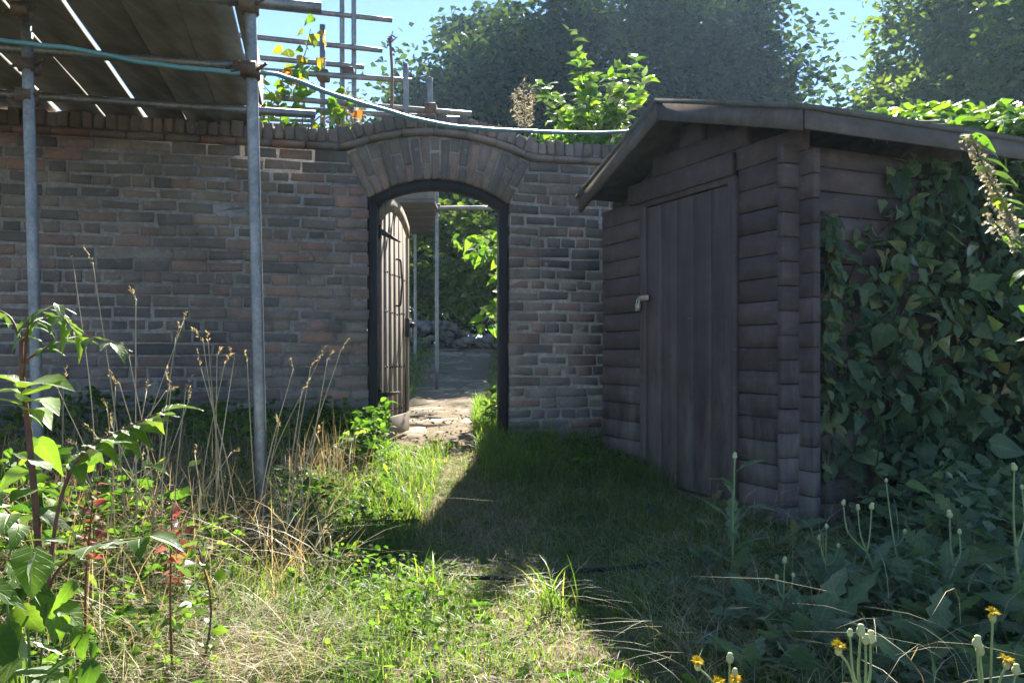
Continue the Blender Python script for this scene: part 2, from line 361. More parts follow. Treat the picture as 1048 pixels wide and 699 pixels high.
def m_ground():
    m,t=nt('garden_soil'); co=coords(t); n=noise(t,co,4,8,.7); n2=noise(t,co,55,6,.75); r=attr(t)
    c=ramp(t,n,[(.3,(.11,.09,.06)),(.5,(.16,.135,.08)),(.7,(.13,.14,.06))])
    pth=ramp(t,n2,[(.3,(.14,.105,.065)),(.55,(.26,.205,.13)),(.75,(.38,.31,.21))])
    f=mixc(t,1.0,r,ramp(t,noise(t,co,7,6,.7),[(.3,(.55,.55,.55)),(.6,(1,1,1))]),'MULTIPLY')
    c=mixc(t,f,c,pth); finish(t,c,.96,n2,.02,.9,.1); return m
prop(gb.build('ground',m_ground(),smooth=True),kind='structure')

# ------------------------------------------------------------------ the garden wall (bricks are boxes through its whole thickness)
WA=math.radians(13.5); Wd=A(math.cos(WA),math.sin(WA),0); Wn=A(math.sin(WA),-math.cos(WA),0)
G=A(-.514,5.9,0); TH=.34
def wp(s,z,t=0.): return G+s*Wd-t*Wn+A(0,0,z)
OL,OR=-.5,.51; OC=(OL+OR)/2
SPR,CRN=1.93,2.092; STR=2.25
def arc(c,h,zc,n):   # points of a segmental arch: half chord, rise, crown height
    R=(c*c+h*h)/(2*h); a0=math.asin(c/R); a=np.linspace(-a0,a0,n); return np.stack([OC+R*np.sin(a),zc-R+R*np.cos(a)],1),a
def brick(b,s0,s1,z0,z1,t0=0.,t1=TH,r=None):
    j=rng.normal(0,.0035,4); e=.006+abs(rng.normal(0,.003)); d=rng.normal(0,.0035)
    tilt=rng.normal(0,.002)
    def ring(ins,t): return [wp(s0+ins+j[0],z0+ins+j[2]+tilt,t),wp(s1-ins+j[1],z0+ins+j[2]-tilt,t),wp(s1-ins+j[1],z1-ins+j[3]-tilt,t),wp(s0+ins+j[0],z1-ins+j[3]+tilt,t)]
    v=np.array(ring(e,t0+d)+ring(0,t0+d+e*1.3)+ring(0,t1)); v+=rng.normal(0,.0022,v.shape)
    f=[0,1,2,3]
    for k in range(2):
        for q in range(4):
            a=k*4+q;c=k*4+(q+1)%4; f+=[a,a+4,c+4,c]
    f+=[11,10,9,8]
    b.add(v,f,[4]*10,rng.random() if r is None else r)
wall=thing('brick_wall',wp(0,.17),'old brown brick garden wall with an arched gateway and brick on edge coping','wall')
bw=Buf(); pitch=.0783; jw=.0135
ncr=31
def jamb(z): return 0 if z<SPR-.02 else (z-SPR)/(STR-SPR)*.165
for k in range(ncr):
    z0=STR-(k+1)*pitch+jw*.5; z1=STR-k*pitch-jw*.5; zm=(z0+z1)/2; jb=jamb(zm)
    for side in (-1,1):
        s=(OL-jb-.004) if side<0 else (OR+jb+.004); end=-5.2 if side<0 else 4.6
        first=True; alt=k%2
        header_row=(k%4==3)
        while (s>end) if side<0 else (s<end):
            L=.218 if not header_row else .103
            if first and alt: L=.105 if not header_row else .16
            L+=rng.normal(0,.006)
            if rng.random()<.07: L=.105
            a,c=(s-L,s) if side<0 else (s,s+L)
            rr=rng.random()
            brick(bw,a,c,z0,z1,r=rr); s=s-(L+jw) if side<0 else s+(L+jw); first=False
brickwork=bw.build('brickwork',BRICK,wall)
# mortar bed a little behind the brick faces
mb=Buf(); e=.009
lo=-.35
inn,_=arc(.505+.009,CRN-SPR,CRN+.011,25); 
pl=[(-5.2,lo),(OL-.009,lo)]; 
outl=[(-5.2,lo),(OL-.009,lo),(OL-.009,SPR+.012)]+[tuple(q) for q in inn[1:-1]]+[(OR+.009,SPR+.012),(OR+.009,lo),(4.6,lo),(4.6,STR)]
outer,_=arc(.665,.149,2.394,21)
outl+=[tuple(q) for q in outer[::-1]]+[(-5.2,STR)]
# split in strips so that every face is convex
def strip(b,lower,upper):
    n=len(lower); v=[]
    for (s,z) in lower: v+= [wp(s,z,e),wp(s,z,TH-e)]
    for (s,z) in upper: v+= [wp(s,z,e),wp(s,z,TH-e)]
    f=[];t=[]
    for i in range(n-1):
        a=2*i;c=2*(i+1);u=2*n
        f+=[a,c,u+c,u+a, a+1,u+a+1,u+c+1,c+1, a,a+1,c+1,c, u+a,u+c,u+c+1,u+a+1]; t+=[4]*4
    f+=[0,2*n,2*n+1,1]; t.append(4); q=2*(n-1); f+=[q,q+1,2*n+q+1,2*n+q]; t.append(4)
    b.add(np.array(v),f,t,.5)
strip(mb,[(-5.2,lo),(OL-.009,lo)],[(-5.2,STR),(OL-.009,STR)])
strip(mb,[(OR+.009,lo),(4.6,lo)],[(OR+.009,STR),(4.6,STR)])
xs=np.linspace(OL-.009,OR+.009,25); lowz=np.interp(xs,inn[:,0],inn[:,1]); upz=np.maximum(np.interp(xs,outer[:,0],outer[:,1]),STR)
strip(mb,list(zip(xs,lowz)),list(zip(xs,upz)))
for sd in (0,1):
    xa=np.linspace(OC-.665,OL-.009,6) if sd==0 else np.linspace(OR+.009,OC+.665,6)
    strip(mb,[(q,STR-.001) for q in xa],[(q,max(np.interp(q,outer[:,0],outer[:,1]),STR+.0005)) for q in xa])
mb.build('mortar',MORTAR,wall)
# arch ring of bricks on end
ar=Buf(); nv=18
pi_,_=arc(.505,CRN-SPR,CRN,nv*4+1); po,_=arc(.662,.149,2.388,nv*4+1)
for k in range(nv):
    g=.004; q=4*k
    def lerp(p,i): return p[i]
    a0=pi_[q]+(pi_[q+4]-pi_[q])*.085; a1=pi_[q+4]-(pi_[q+4]-pi_[q])*.085; b0=po[q]+(po[q+4]-po[q])*.085; b1=po[q+4]-(po[q+4]-po[q])*.085
    d=rng.normal(0,.004); ed=.007
    c=(a0+a1+b0+b1)/4
    def rg_(ins,t): return [wp(*(p+(c-p)*ins),t) for p in (a0,a1,b1,b0)]
    # two bricks make each voussoir: a long one below, a short one above (alternating)
    fr=[.66,.36][k%2] if k%3 else .98
    m0=a0+(b0-a0)*fr; m1=a1+(b1-a1)*fr
    for (p,rr) in (((a0,a1,m1-(b1-a1)*.018,m0-(b0-a0)*.018),rng.choice([.3,.12,.35,.5,.8,.66,.86,.45])),((m0+(b0-a0)*.018,m1+(b1-a1)*.018,b1,b0),rng.uniform(.15,.68))):
        if fr>.9 and p[0] is not a0: continue
        cc=sum(p)/4
        def ring(ins,t): return [wp(*(x+nrm(cc-x)*ins),t) for x in p]
        v=np.array(ring(.009,d)+ring(0,d+.008)+ring(0,TH)); v+=rng.normal(0,.002,v.shape); f=[0,1,2,3]
        for kk in range(2):
            for w in range(4):
                a=kk*4+w;c2=kk*4+(w+1)%4; f+=[a,a+4,c2+4,c2]
        f+=[11,10,9,8]; ar.add(v,f,[4]*10,rr)
ar.build('arch_ring',BRICK,wall)
# string course and coping following straight - arch - straight
def rail_line(n_side=1):
    oa,_=arc(.66,.145,2.395,40); L=[(-5.2,STR)]; 
    return L,oa
oa,_=arc(.66,.145,2.395,80)
LINE=np.concatenate([[(-5.2,STR)],oa,[(4.6,STR)]])
seg=np.linalg.norm(np.diff(LINE,axis=0),axis=1); cum=np.concatenate([[0],np.cumsum(seg)])
def online(d): return A(np.interp(d,cum,LINE[:,0]),np.interp(d,cum,LINE[:,1]))
def onrm(d):
    tn=nrm(online(d+.03)-online(d-.03)); return A(-tn[1],tn[0])
sc=Buf(); d=0
while d<cum[-1]-.2:
    L=.225; pts=[online(d+.003+(L-.006)*q) for q in (0,.5,1)]; ns=[onrm(d+.003+(L-.006)*q) for q in (0,.5,1)]
    prof=[(0,.0),(-.030,.004),(-.042,.016),(-.042,.030),(-.028,.046),(0,.050)]   # (t outwards, height)
    jt=rng.normal(0,.003); v=[]
    for p,nn in zip(pts,ns):
        for (t_,h) in prof: q=p+nn*(h+jt*.5); v.append(wp(q[0],q[1],t_+jt))
        q=p+nn*.05; v.append(wp(q[0],q[1],TH+.03)); v.append(wp(p[0],p[1],TH+.03))
    m=len(prof)+2; f=[];t=[]
    for i in range(2):
        for j in range(m):
            q=(j+1)%m; f+=[i*m+j,i*m+q,(i+1)*m+q,(i+1)*m+j]; t.append(4)
    f+=list(range(m))[::-1]; t.append(m); f+=list(range(2*m,3*m)); t.append(m)
    f_=[];k0=0
    for tt in t: f_+=f[k0:k0+tt][::-1]; k0+=tt
    sc.add(np.array(v),f_,t,rng.choice([.35,.5,.55,.66,.8,.4])); d+=L
sc.build('string_course',BRICK,wall)
cp=Buf(); d=0
while d<cum[-1]-.1:
    w=.068+rng.normal(0,.003); p=online(d+w/2); nn=onrm(d+w/2); tn=A(nn[1],-nn[0])
    h=.096+rng.normal(0,.007); c=p+nn*(.052+h/2); t0=.0+rng.normal(0,.006)
    cw=wp(c[0],c[1],TH/2+t0); tw=Wd*tn[0]+A(0,0,tn[1]); nw=Wd*nn[0]+A(0,0,nn[1])
    cbox(cp,cw,tw*(w/2-.004),nw*h/2,-Wn*(TH/2+.022),.008,rng.uniform(.1,.72),.004); d+=w+.002
cp.build('coping',BRICK,wall)
for (x0,x1) in ((-5.2,OC-.66),(OC+.66,4.6)): strip(mb2:=Buf(),[(x0,STR+.05),(x1,STR+.05)],[(x0,STR+.132),(x1,STR+.132)]); mb2.build('coping_mortar',MORTAR,wall)
mb2=Buf(); xa=np.linspace(OC-.66,OC+.66,24); zo=np.interp(xa,oa[:,0],oa[:,1]); strip(mb2,list(zip(xa,zo+.05)),list(zip(xa,zo+.135))); mb2.build('coping_mortar',MORTAR,wall)

# ------------------------------------------------------------------ gate in the wall
gate=thing('garden_gate',wp(OL,.17,.1),'weathered arched plank gate standing open in the brick gateway','gate')
fb=Buf(); f0,f1=.035,.135
for s0,s1 in ((OL+.002,OL+.064),(OR-.064,OR-.002)):
    cbox(fb,wp((s0+s1)/2,(SPR-.03)/2+.06,(f0+f1)/2),Wd*(s1-s0)/2,A(0,0,(SPR+.03-.10)/2),-Wn*(f1-f0)/2,.006)
hi,_=arc(.503,CRN-SPR,CRN-.002,33); hl,_=arc(.441,.128,CRN-.068,33)
v=[]
for (a,c) in zip(hi,hl): v+=[wp(*a,f0),wp(*c,f0),wp(*c,f1),wp(*a,f1)]
f=[]
for i in range(32):
    for q in range(4):
        r_=(q+1)%4; f+=[i*4+q,i*4+4+q,i*4+4+r_,i*4+r_]
f+=[0,1,2,3,131,130,129,128]
fb.add(np.array(v),f,[4]*(32*4+2),.5); fb.build('frame',FRAMEWOOD,gate)
TD=math.radians(70); dd=math.cos(TD)*Wd-math.sin(TD)*Wn; dn=np.cross(dd,A(0,0,1)); dn=dn if np.dot(dn,Wd)>0 else -dn   # dn: face seen from the yard
HG=wp(OL+.066,0,.15); DW=.865
def dp(u,z,o=0.): return HG+dd*u+A(0,0,z)+dn*o
DB,DS,DC=.215,1.885,2.03
def dtop(u):
    c=DW/2;h=DC-DS;R=(c*c+h*h)/(2*h); return DC-R+math.sqrt(max(R*R-(u-c)**2,0))
lb=Buf(); npk=6; pw=DW/npk
for i in range(npk):
    u0=i*pw+.003; u1=(i+1)*pw-.003; zz=DB+rng.uniform(0,.012)
    n=4; us=np.linspace(u0,u1,n); poly=[dp(q,dtop(q)-.012,-.012) for q in us][::-1]; poly=[dp(u0,zz,-.012),dp(u1,zz,-.012)]+poly
    prism(lb,poly,dn*.024)
# stiles, arched top rail and bottom rail stand proud of the planks
leaf=lb.build('door_leaf',GATEWOOD,gate)
rb=Buf()
us=np.linspace(0,DW,20); v=[]
for q in us:
    for (dz,o) in ((0,.013),(-.105,.013),(-.105,.034),(0,.034)): v.append(dp(q,dtop(q)+dz,o))
f=[]
for i in range(19):
    for q in range(4):
        r_=(q+1)%4; f+=[i*4+q,i*4+r_,i*4+4+r_,i*4+4+q]
f+=[3,2,1,0,76,77,78,79]; rb.add(np.array(v),f,[4]*(19*4+2),.8)
cbox(rb,dp(DW/2,DB+.085,.0235),dd*DW/2,A(0,0,.075),dn*.0105,.004,.7)
for u in (.03,DW-.03): cbox(rb,dp(u,(DB+.165+dtop(u)-.11)/2,.0225),dd*.028,A(0,0,(dtop(u)-.112-DB-.168)/2),dn*.0095,.004,.9)
rb.build('rail',GATEWOOD,gate)
for z in (.55,1.72):
    hb=Buf(); prism(hb,[dp(.0,z-.022,.036),dp(.52,z-.008,.036),dp(.55,z,.036),dp(.52,z+.008,.036),dp(0,z+.022,.036)],dn*.006); pole(hb,dp(-.008,z-.05,.03),dp(-.008,z+.05,.03),.012,8)
    hb.build('hinge',BLACKM,gate)
for z in (.42,.75,1.16,1.45):
    for i in range(npk):
        for q in (.3,.7): sb=Buf(); blob(sb,dp((i+q)*pw,z+rng.normal(0,.004),.013),A(.009,.009,.009),n=6,m=4); sb.build('stud',BLACKM,leaf)
hb=Buf(); tube(hb,spline([dp(.50,1.22,.014),dp(.50,1.23,.05),dp(.51,1.33,.055),dp(.535,1.40,.055),dp(.51,1.47,.055),dp(.50,1.57,.05),dp(.50,1.58,.014)],6),.008,6); hb.build('handle',BLACKM,gate)
hb=Buf(); cbox(hb,dp(DW-.09,1.06,.046),dd*.06,A(0,0,.075),dn*.015,.004); blob(hb,dp(DW-.075,1.08,.075),.024,n=8,m=6); hb.build('lock',BLACKM,gate)

# ------------------------------------------------------------------ timber shed
SA=math.radians(24); Su=A(-math.sin(SA),math.cos(SA),0); Sv=A(math.cos(SA),math.sin(SA),0)
C0=A(1.366,3.95,0)
def sp(t,z,o=0.): return C0+Su*t+A(0,0,z)-Sv*o        # front wall: t to the left, o outwards
def sq(l,z,o=0.): return C0+Sv*l+A(0,0,z)-Su*o        # side wall: l to the right, o outwards
shed=thing('garden_shed',sp(.85,0,-1.),'dark brown log shed with a plank door and shallow felt roof','shed')
TW,LL,LH,LT=1.70,2.35,.1155,.042
TA,ZA,ZR,ZL,ER,EL,OH=.85,2.261,1.934,1.885,.251,.06,.234      # roof line
def roofz(t): return np.interp(t,[-ER,TA,TW+EL],[ZR,ZA,ZL])
def log(b,P,t0,t1,z0,z1,o0,o1,r=None):
    """one log, outer face chamfered top and bottom; P maps (along,z,out)"""
    ch=.005; pr=[(o0,z0),(o1-ch,z0+.001),(o1,z0+ch),(o1,z1-ch),(o1-ch,z1-.001),(o0,z1)]
    e_=.006
    v=[]
    for (q,sc_) in ((t0,1),(t0+e_,0),(t1-e_,0),(t1,1)):
        zc=(z0+z1)/2;oc=(o0+o1)/2
        for (o,z) in pr:
            k=1-.10*sc_; v.append(P(q,zc+(z-zc)*(1-.05*sc_),oc+(o-oc)*(1-.10*sc_)))
    v=np.array(v)+rng.normal(0,.0008,(24,3)); f=[];t=[]
    for i in range(3):
        for j in range(6):
            q=(j+1)%6; f+=[i*6+j,i*6+q,i*6+6+q,i*6+6+j]; t.append(4)
    f+=list(range(6))[::-1]; t.append(6); f+=list(range(18,24)); t.append(6)
    b.add(v,f,t,rng.random() if r is None else r)
DT0,DT1,DZ0,DZ1=.48,1.27,.07,1.745
PR=.115
fw=Buf(); z=-.16; k=0
while z<2.2:
    z1=z+LH; hi_t=roofz(np.linspace(-.2,TW+.2,300)); 
    # stretch of the front wall that lies under the roof at this height
    lo_t,hi_=-PR,TW+PR
    if z1>1.83:
        tt=np.linspace(-PR,TW+PR,400); ok=tt[(roofz(tt)-.075)>z1]
        if not len(ok): break
        lo_t,hi_=ok.min(),ok.max()
    spans=[(lo_t,hi_)]
    if z1>DZ0-.02 and z<DZ1+.03: spans=[(lo_t,DT0-.06),(DT1+.06,hi_)]
    for (a,c) in spans:
        if c-a>.05: log(fw,sp,a,c,z,z1-.001,-LT/2,LT/2)
    z=z1; k+=1
# gable triangle backing
prism(fw,[sp(-.02,1.80,-.03),sp(TA,ZA-.06,-.03),sp(TW-.0,1.80,-.03)],Sv*.02,.4)
fw.build('front_wall',LOG,shed)
sw=Buf(); z=-.16+LH/2
while z<1.80:
    z1=min(z+LH,1.84); log(sw,sq,-PR,LL+PR,z,z1-.001,-LT/2,LT/2); z=z1
sw.build('side_wall',LOG,shed)
bk=Buf()
box(bk,sp(TW,.85,-LL/2),Su*.02,Sv*LL/2,A(0,0,1.0)); box(bk,sp(TW/2,.85,-LL),Su*TW/2,Sv*.02,A(0,0,1.0)); bk.build('rear_wall',LOG,shed)
# door
dr=thing('door',(0,0,0),None,None); dr.parent=shed; dr.location=A(0,0,0)-np.array(shed.location)
db=Buf(); n=5; w=(DT1-DT0)/n
for i in range(n): cbox(db,sp(DT0+w*(i+.5),(DZ0+DZ1)/2,.012),Su*(w/2-.002),A(0,0,(DZ1-DZ0)/2-.004),Sv*.012,.003,rng.random())
for o in [dr]: bpy.data.objects.remove(o)
door=db.build('door',SHEDDOOR,shed)
tb=Buf()
for a,c in ((DT0-.065,DT0-.028),(DT0-.026,DT0+.006),(DT1-.004,DT1+.06)): cbox(tb,sp((a+c)/2,(DZ0+DZ1)/2,.026),Su*(c-a)/2,A(0,0,(DZ1-DZ0)/2+.02),Sv*(.012+.006*(a<DT0-.05)),.005,.8)
cbox(tb,sp((DT0+DT1)/2,DZ0-.03,.03),Su*((DT1-DT0)/2+.05),A(0,0,.022),Sv*.03,.004,.5)
cbox(tb,sp((DT0+DT1)/2,DZ1+.022,.022),Su*((DT1-DT0)/2+.05),A(0,0,.020),Sv*.014,.004,.4)
tb.build('door_frame',SHEDDOOR,shed)
lt=Buf(); cbox(lt,sp(.925,1.838,.04),Su*.50,A(0,0,.058),Sv*.016,.005,.2); lt.build('lintel',LOG,shed)
kb=Buf(); cbox(kb,sp(.62,1.69,.028),Su*.012,A(0,0,.012),Sv*.006,.003)
hs=Buf(); cbox(hs,sp(DT1-.0,1.19,.048),Su*.055,A(0,0,.016),Sv*.005,.003); hs.build('hasp',BRASS,door)
pk=Buf(); cbox(pk,sp(DT1+.035,1.135,.066),Su*.020,A(0,0,.022),Sv*.010,.004); tube(pk,spline([sp(DT1+.022,1.15,.066),sp(DT1+.022,1.178,.066),sp(DT1+.035,1.19,.066),sp(DT1+.048,1.178,.066),sp(DT1+.048,1.15,.066)],5),.004,6); pk.build('padlock',BRASS,door)
# roof
rf=Buf()
def rp(t,l,dz=0.): return C0+Su*t+Sv*l+A(0,0,float(roofz(t))+dz)
nl=14
for (ta,tb_) in ((-ER-.012,TA),(TA,TW+EL+.012)):
    v=[]
    ls=np.linspace(-OH-.015,LL+.2,nl)
    for l in ls:
        wv=.004*math.sin(l*9)+rng.normal(0,.002)
        for (t_,dz) in ((ta,-.012),(tb_,-.012),(tb_,.016),(ta,.016)):
            v.append(C0+Su*t_+Sv*l+A(0,0,float(np.interp(t_,[-ER-.012,TA,TW+EL+.012],[ZR-.004,ZA,ZL-.004]))+dz+(wv if dz>0 else 0)))
    f=[]
    for i in range(nl-1):
        for q in range(4):
            r_=(q+1)%4; f+=[i*4+q,i*4+r_,i*4+4+r_,i*4+4+q]
    e_=(nl-1)*4; f+=[3,2,1,0,e_,e_+1,e_+2,e_+3]
    rf.add(np.array(v),f,[4]*((nl-1)*4+2),.5)
roof=rf.build('roof',FELT,shed)
br=Buf()
for (ta,tb_) in ((-ER,TA-.001),(TA+.001,TW+EL)):
    za,zb=float(roofz(ta)),float(roofz(tb_))
    prism(br,[rp(ta,-OH,-.014),rp(tb_,-OH,-.014),rp(tb_,-OH,-.108),rp(ta,-OH,-.108)],Sv*.022,.6)
br.build('barge_board',BARGE,roof)
fs=Buf(); 
cbox(fs,(rp(-ER+.006,-OH+.03,-.058)+rp(-ER+.006,LL+.18,-.058))/2,Sv*(LL+OH+.15)/2,A(0,0,.042),Su*.010,.003,.4); fs.build('fascia',BARGE,roof)

# ------------------------------------------------------------------ scaffold over the left of the wall
DK=2.43
def gp(d,Y0,z): # d metres left of the deck's right edge; Y0 along the view at that edge
    return A(-1.254-.2395*(Y0-3.69)*1.0,Y0,z)-Wd*d
scaf=thing('scaffold',gp(.3,3.4,0),'scaffold platform of grey boards on steel poles over the left end of the wall','scaffold')
d=0; k=0
gaps=[.004,.006,.030,.020,.034,.006,.014,.006,.012,.006,.01,.01,.01,.01]
for k in range(12):
    w=.235; y0=rng.uniform(2.3,2.5); y1=rng.uniform(6.05,6.2)-.24*d
    a=gp(d+w/2,y0,DK+.02+rng.normal(0,.003)); c=gp(d+w/2,y1,DK+.02+rng.normal(0,.003)); ax=(c-a)/2
    b=Buf(); nseg=10; prv=None
    P=np.linspace(a,c,nseg); ca=nrm(c-a); cr=np.cross(ca,A(0,0,1)); wav=np.cumsum(rng.normal(0,.0012,nseg)); 
    v=[]
    for i,p in enumerate(P):
        hw=w/2+rng.normal(0,.0025)
        for (i_,j_) in ((-1,-1),(1,-1),(1,1),(-1,1)): v.append(p+cr*(i_*hw+wav[i])+A(0,0,j_*.019))
    f=[]
    for i in range(nseg-1):
        for q in range(4):
            r_=(q+1)%4; f+=[i*4+q,i*4+r_,i*4+4+r_,i*4+4+q]
    e_=(nseg-1)*4; f+=[3,2,1,0,e_,e_+1,e_+2,e_+3]
    b.add(np.array(v),f,[4]*((nseg-1)*4+2)); b.build('board',DECKW,scaf)
    d+=w+gaps[k]
b=Buf(); a=gp(-.02,2.4,DK+.15); c=gp(-.02,5.5,DK+.15); ca=nrm(c-a); cbox(b,(a+c)/2,(c-a)/2,np.cross(ca,A(0,0,1))*.018,A(0,0,.11),.004,.6); b.build('toe_board',DECKW,scaf)
def coupler(p,parent,r=.034):
    b=Buf(); p=np.asarray(p,float); tube(b,[p-A(0,0,.028),p+A(0,0,.028)],r,10); tube(b,[p-Wd*.03+A(0,-.045,0),p+Wd*.03+A(0,-.045,0)],r*.95,10); pole(b,p+A(.03,-.03,.0),p+A(.075,-.05,.02),.007,6); pole(b,p+A(-.03,-.02,.01),p+A(-.07,-.05,-.01),.007,6); b.build('coupler',RUST,parent)
pA,pB=at(269,560,3.40),at(256,0,3.40); up=pB-pA; up/=up[2]
b=Buf(); pole(b,pA+up*(-.1-pA[2]),pA+up*(3.6-pA[2])); b.build('pole',GALV,scaf)
pA2,pB2=at(39,445,3.62),at(29,90,3.62); up2=pB2-pA2; up2/=up2[2]
b=Buf(); pole(b,pA2+up2*(-.1-pA2[2]),pA2+up2*(2.42-pA2[2])); b.build('pole',GALV,scaf)
for (px,py,Y,ext) in ((329,8.5,3.47,3.9),(270,70,4.40,3.6),(323,117.5,5.02,4.0)):
    e1=at(px,py,Y); b=Buf(); pole(b,e1,e1-Wd*ext); b.build('ledger',GALV,scaf)
coupler(pA+up*(2.265-pA[2]),scaf,.035); coupler(pA2+up2*(2.33-pA2[2]),scaf); coupler(at(248,72,4.36),scaf,.034); coupler(pA+up*(2.0-pA[2]),scaf)
for (px,py,Y) in ((33,70,3.66),(31,101,3.66),(262,113,5.0)): coupler(at(px,py,Y),scaf)
# second pole beside the first, standing by the wall
b=Buf(); pole(b,at(247,150,5.15)+A(0,0,-1.9),at(243,0,5.15)+A(0,0,.8)); 

# hose slung from the scaffold to the shed roof
hp=[at(-60,33,3.3),at(0,41,3.35),at(70,50,3.4),at(150,64,3.45),at(235,75,3.45),at(265,74,3.42),at(300,82,3.6),at(370,106,3.9),at(440,125,4.2),at(520,134,4.5),at(600,136,4.75),at(645,135,4.9),at(668,130,4.85)]
hq=spline(hp,8); hq=hq+np.stack([0*hq[:,0],0*hq[:,0],  .0025*np.sin(np.arange(len(hq))*.45)+.0012*np.sin(np.arange(len(hq))*1.3)],1)
b=Buf(); tube(b,hq,0.0102,8,.5); prop(b.build('garden_hose',HOSE,smooth=True),'teal hose slung from the scaffold pole across the arch to the shed roof','hose')
# cable on the ground
cp_=[]
for (px,py) in ((405,588),(450,594),(487,597),(540,596),(590,590),(640,586),(680,583)):
    Y=EYE*F/(py-HY)*.985; X=(px-CX)/F*Y; cp_.append(A(X,Y,float(gz(X,Y))+.035))
b=Buf(); tube(b,spline(cp_,6),.0095,7,.5); prop(b.build('black_cable',CABLE,smooth=True),'black cable lying across the shaded grass in front of the shed','cable')

# ------------------------------------------------------------------ behind the wall: scaffold frame, path, rubble wall
sf=thing('scaffold',at(355,362,7.8)*A(1,1,0)+A(0,0,.2),'open scaffold frame of steel tubes standing behind the wall left of the arch','scaffold')
for (px,y0,Y,top) in ((351,160,7.9,-60),(363,160,7.9,-60),(331,160,7.6,26),(416,125,7.4,66),(441,125,7.5,80)):
    p0=at(px,y0,Y); p1=at(px-1,top,Y); b=Buf(); pole(b,A(p0[0],p0[1],.15 if px<400 else p0[2]-.12),p1,.025 if Y<7.8 else .024,10); b.build('pole',GALV,sf)
for (x0,y0,x1,y1,Y) in ((240,4,401,21,7.95),(240,36,391,52,7.85),(250,58,372,69,7.85),(262,72,421,83,7.5),(255,98,482,117,7.45),(240,108,470,122,7.7)):
    a=at(x0,y0,Y-.4); c=at(x1,y1,Y+.1); b=Buf(); pole(b,a,c,.024,10); b.build('ledger',GALV,sf)
for (px,py,Y) in ((357,75,7.75),(357,112,7.6),(331,78,7.5),(441,112,7.4)):
    b=Buf(); p=at(px,py,Y); cbox(b,p,A(.05,0,0),A(0,.05,0),A(0,0,.05),.012); b.build('coupler',RUST,sf)
# slatted panel low behind the wall
b=Buf()
for k in range(4): 
    a=at(268,118+k*5,7.3); c=at(322,119+k*5,7.3); cbox(b,(a+c)/2,(c-a)/2,A(0,.012,0),A(0,0,.013),.003,.5)
for px in (270,320): a=at(px,116,7.33); c=A(a[0],a[1],.2); cbox(b,(a+c)/2,A(.015,0,0),A(0,.015,0),(a-c)/2,.003,.5)
prop(b.build('slatted_screen',DECKW),'grey slatted timber screen just behind the wall beside the scaffold pole','screen')
# inner scaffold seen through the gateway
s2=thing('scaffold',A(-1.0,11,.36),'scaffold bay with a boarded deck seen through the gateway','scaffold')
for (px,Y,zb,yt) in ((447,11.0,.30,188),(425,13.0,.45,200)):
    a=at(px,362,Y); b=Buf(); pole(b,A(a[0],Y,zb),A(a[0],Y,EYE+(HY-yt)/F*Y),.025,10); b.build('pole',GALV,s2)
a,c=at(400,214,10.9),at(508,213,10.9); b=Buf(); pole(b,a,c,.03,10); b.build('ledger',GALV,s2)
b=Buf()
for k in range(5):
    a=at(380,204,10.4+k*.55); c=at(446,206,10.4+k*.55); a[2]=c[2]=2.72; cbox(b,(a+c)/2-A(.6,0,0),A((c[0]-a[0])/2+.6,0,0),A(0,.25,0),A(0,0,.022),.004); 
b.build('deck',BARGE,s2)
b=Buf(); e_=at(446,195,10.2); cbox(b,e_-A(.85,0,0),A(.85,0,0),A(0,.02,0),A(0,0,.11),.004); b.build('toe_board',DECKW,s2)
b=Buf()
for px,py in ((447,213),): p=at(px,py,10.95); cbox(b,p,A(.05,0,0),A(0,.05,0),A(0,0,.05),.012)
b.build('coupler',RUST,s2)
# paved path beyond the gate
pb=Buf(); y=6.35
ctr=lambda Y: np.interp(Y,[6,8,11,14,17],[-.52,-.62,-.78,-.85,-.9])
while y<16.5:
    dy=rng.uniform(.6,1.1); xl=ctr(y)-rng.uniform(.40,.60)-.02*(y-6); xr=ctr(y)+rng.uniform(.22,.42)+.03*(y-6); cuts=[xl]
    if rng.random()<.7: cuts.append(rng.uniform(xl*.65+xr*.35,xl*.35+xr*.65))
    cuts.append(xr)
    for a,c in zip(cuts[:-1],cuts[1:]):
        cx_,cy_=(a+c)/2,y+dy/2; an=np.linspace(0,2*PI,14,endpoint=False); sq_=1/np.maximum(np.abs(np.cos(an)),np.abs(np.sin(an)))
        q=[(cx_+math.cos(t_)*k_*((c-a)/2-.012)*(.93+rng.normal(0,.02)),cy_+math.sin(t_)*k_*(dy/2-.012)*(.95+rng.normal(0,.02))) for t_,k_ in zip(an,np.minimum(sq_,1.28))]
        zz=rng.normal(.001,.002); prism(pb,[A(X,Y,float(gz(X,Y))+zz) for X,Y in q],A(0,0,-.06))
    y+=dy+.02
prop(pb.build('path',SLAB),kind='structure')
# rubble wall
rw=Buf()
for k in range(460):
    X=rng.uniform(-4.6,2.2); lay=rng.random(); Y=15.6+rng.normal(0,.16); z=float(gz(X,15.6))+lay*(.36+.14*math.sin(X*3)); s_=rng.uniform(.05,.12)
    blob(rw,A(X,Y,z),A(s_*1.3,s_,s_*.75)*rng.uniform(.7,1.2,3),n=6,m=4)
rw.V=[v_+rng.normal(0,.014,v_.shape) for v_ in rw.V]
rw_o=rw.build('rubble_wall',STONE); prop(rw_o,'low grey rubble stone wall across the far end of the path','wall')

